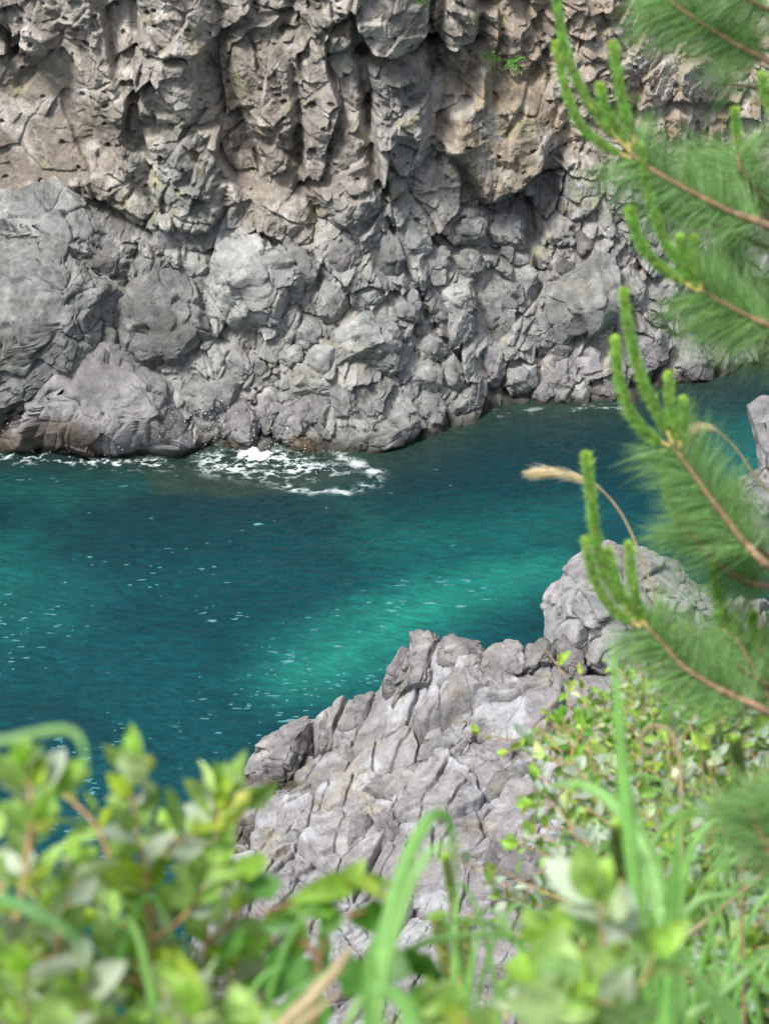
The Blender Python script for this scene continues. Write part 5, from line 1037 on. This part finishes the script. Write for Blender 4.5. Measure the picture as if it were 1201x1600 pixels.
# heart shaped vine
def vine():
    rg = np.random.default_rng(9); root = thing("heart_leaf_vine", at_d(560, 1900, 1.9), "vine with heart shaped leaves and yellow young tips rising in front of the outcrop's foot", "vine"); b = Bag()
    for pts in ([(480,1900),(490,1600),(500,1500),(520,1440),(536,1395),(545,1378)], [(500,1500),(470,1470),(440,1450)], [(520,1440),(545,1430),(570,1425)], [(490,1560),(450,1530),(430,1500)], [(536,1395),(470,1408),(400,1430)]): P = curve([at_d(x, y, 1.95) for x, y in pts], 24); tube(b, P, np.linspace(.0028, .0012, 24), 6)
    b.build("stem", bark_material("vine_stem", (.30, .14, .09)), root)
    for bx, by, tx, ty, w, c in [(545,1380,462,1402,44,(1.7,1.3,.9)),(543,1378,566,1348,34,(2.4,1.6,1.6)),(548,1382,612,1398,34,(2.2,1.3,1.0)),(550,1378,640,1384,30,(1.5,1.2,.8)),(520,1412,452,1418,50,(1.2,1.1,.7)),(522,1425,505,1462,40,(1.0,1.0,.8)),(570,1415,606,1462,66,(.8,.9,.8)),
        (430,1395,378,1372,46,(.7,.8,.8)),(462,1445,410,1450,34,(.5,.65,.7)),(510,1462,512,1532,72,(.75,.9,.9)),(452,1492,424,1566,70,(.9,1.0,1.2)),(560,1500,545,1560,66,(.7,.8,.8)),(400,1352,352,1372,40,(1.8,1.4,.8)),(590,1500,640,1520,60,(.6,.7,.7)),(640,1560,700,1600,70,(.7,.8,.8)),(480,1560,470,1640,80,(.9,1,1)),(380,1470,330,1500,50,(.8,.9,.9)),(660,1490,690,1560,70,(.65,.75,.7)),
        (905,1520,845,1505,62,(.9,1,1.2)),(1000,1490,950,1530,74,(.7,.85,.8)),(870,1590,800,1560,110,(1.2,1.1,1.6)),(1000,1600,940,1560,90,(.5,.6,.6))]:
        d0 = 1.95 if bx < 700 else 1.6; p = at_d(bx, by, d0); q = at_d(tx, ty, d0+rg.normal()*.03); lb = Bag(); L = np.linalg.norm(q-p); leaf(lb, p, q-p, unit(U_*.5-F_*.8+rg.normal(size=3)*.35), L*1.05, w*d0/FPX*1.1, c, rg, "heart", 1.0)
        lb.build("leaf", M_LEAF_BRIGHT, root) if bx < 700 else BIGL.append((lb, p))
BIGL = []
vine()
root = thing("broad_leaf_sapling", BIGL[0][1], "cluster of big rounded green leaves at the bottom right of centre, below the arching blade", "sapling")
for lb_, p_ in BIGL: lb_.build("leaf", M_LEAF, root)
# pine seedlings
def seedling(label, cands, d, base, dark=.55, rad=.0062, wood=None):
    root = thing("pine_seedling", at_d(base[0], base[1], d), label, "pine seedling"); b = Bag(); P = curve([at_d(base[0], base[1], d), at_d(base[0]-6, base[1]+150, d), at_d(base[0], base[1]+420, d)], 16); tube(b, P, np.linspace(.0024, .0032, 16), 7, (1.2, .8, .7)); b.build("stem", M_BARK, root)
    for c in cands: candle(root, c, d, rad=rad, dark=dark)
    return root
seedling("slim pine seedling with dark green shoots right beside the bent grass blade", [[(697,1346),(704,1390),(714,1460),(720,1560)], [(679,1440),(688,1490),(702,1530),(720,1562)], [(691,1438),(696,1480),(706,1530),(720,1562)], [(727,1448),(729,1490),(728,1530),(721,1562)]], 2.7, (721, 1565), .62, .0024)
seedling("dark green pine shoot standing behind the tall thin grass blade", [[(964,1296),(966,1330),(970,1370),(972,1425)]], 2.3, (972, 1425), .4, .0046)
seedling("light green pine shoot behind the broad leaves", [[(904,1382),(906,1410),(910,1440),(912,1475)]], 2.4, (912, 1475), .7, .004)
seedling("tiny pine seedling at the foot of the outcrop near the bottom edge", [[(802,1508),(800,1525),(794,1550),(790,1590)], [(786,1545),(788,1565),(790,1592)]], 3.2, (790, 1595), .9, .004)
seedling("dark pine shoot with long needles at the right edge above the dry stalks", [[(1148,1160),(1152,1185),(1158,1210),(1164,1250)]], 2.9, (1164, 1250), .4, .005)
def dark_twig():
    rg = np.random.default_rng(14); root = thing("pine_twig", at_d(1300, 1500, 2.6), "dark blurred pine twig with long needles at the lower right edge", "pine twig"); b, nb = Bag(), Bag()
    for pts in ([(1320,1520),(1240,1400),(1190,1310),(1170,1260)], [(1320,1450),(1250,1330),(1200,1240)]):
        C = curve([at_d(x, y, 2.6) for x, y in pts], 30); tube(b, C, np.linspace(.006, .003, 30), 7); T = np.gradient(C, axis=0); T /= np.linalg.norm(T, axis=1)[:, None]; brush(nb, C, T, .35, 1, 900, .085, .8)
    b.build("stem", M_BARK, root); nb.build("needles", M_NEEDLE, root)
dark_twig()
# small ferns growing in cracks of the far cliff
for k, (x, y, sz, lb_) in enumerate([(768,90,.28,"small fern above the tan overhanging rock, left of the yellower one"), (802,102,.30,"yellow green fern tuft in a crack above the tan overhanging rock"), (655,2,.3,"green tuft growing at the very top of the cliff left of the tan rock"), (1002,208,.22,"small green tuft on the ledge behind the pine shoots"), (990,155,.2,"small green tuft under the white stained cliff blocks")]):
    rg = np.random.default_rng(90+k); p = at_cliff(x, y, -1.0)[0]; r = thing("cliff_fern", p, lb_, "fern"); lb2 = Bag()
    for _ in range(60):
        d = rg.normal(size=3)+np.array([0, -1.0, .7]); leaf(lb2, p+rg.normal(size=3)*.12*sz/.3, d, unit(np.array([0, -.5, 1])+rg.normal(size=3)*.4), sz*rg.uniform(.3, .7), sz*.10, np.array((1, 1, 1))*rg.uniform(.6, 1.3)*(1.6 if k == 1 else .8), rg)
    lb2.build("fronds", M_LEAF_BRIGHT, r)
print("plants", round(time.time()-T0, 1))
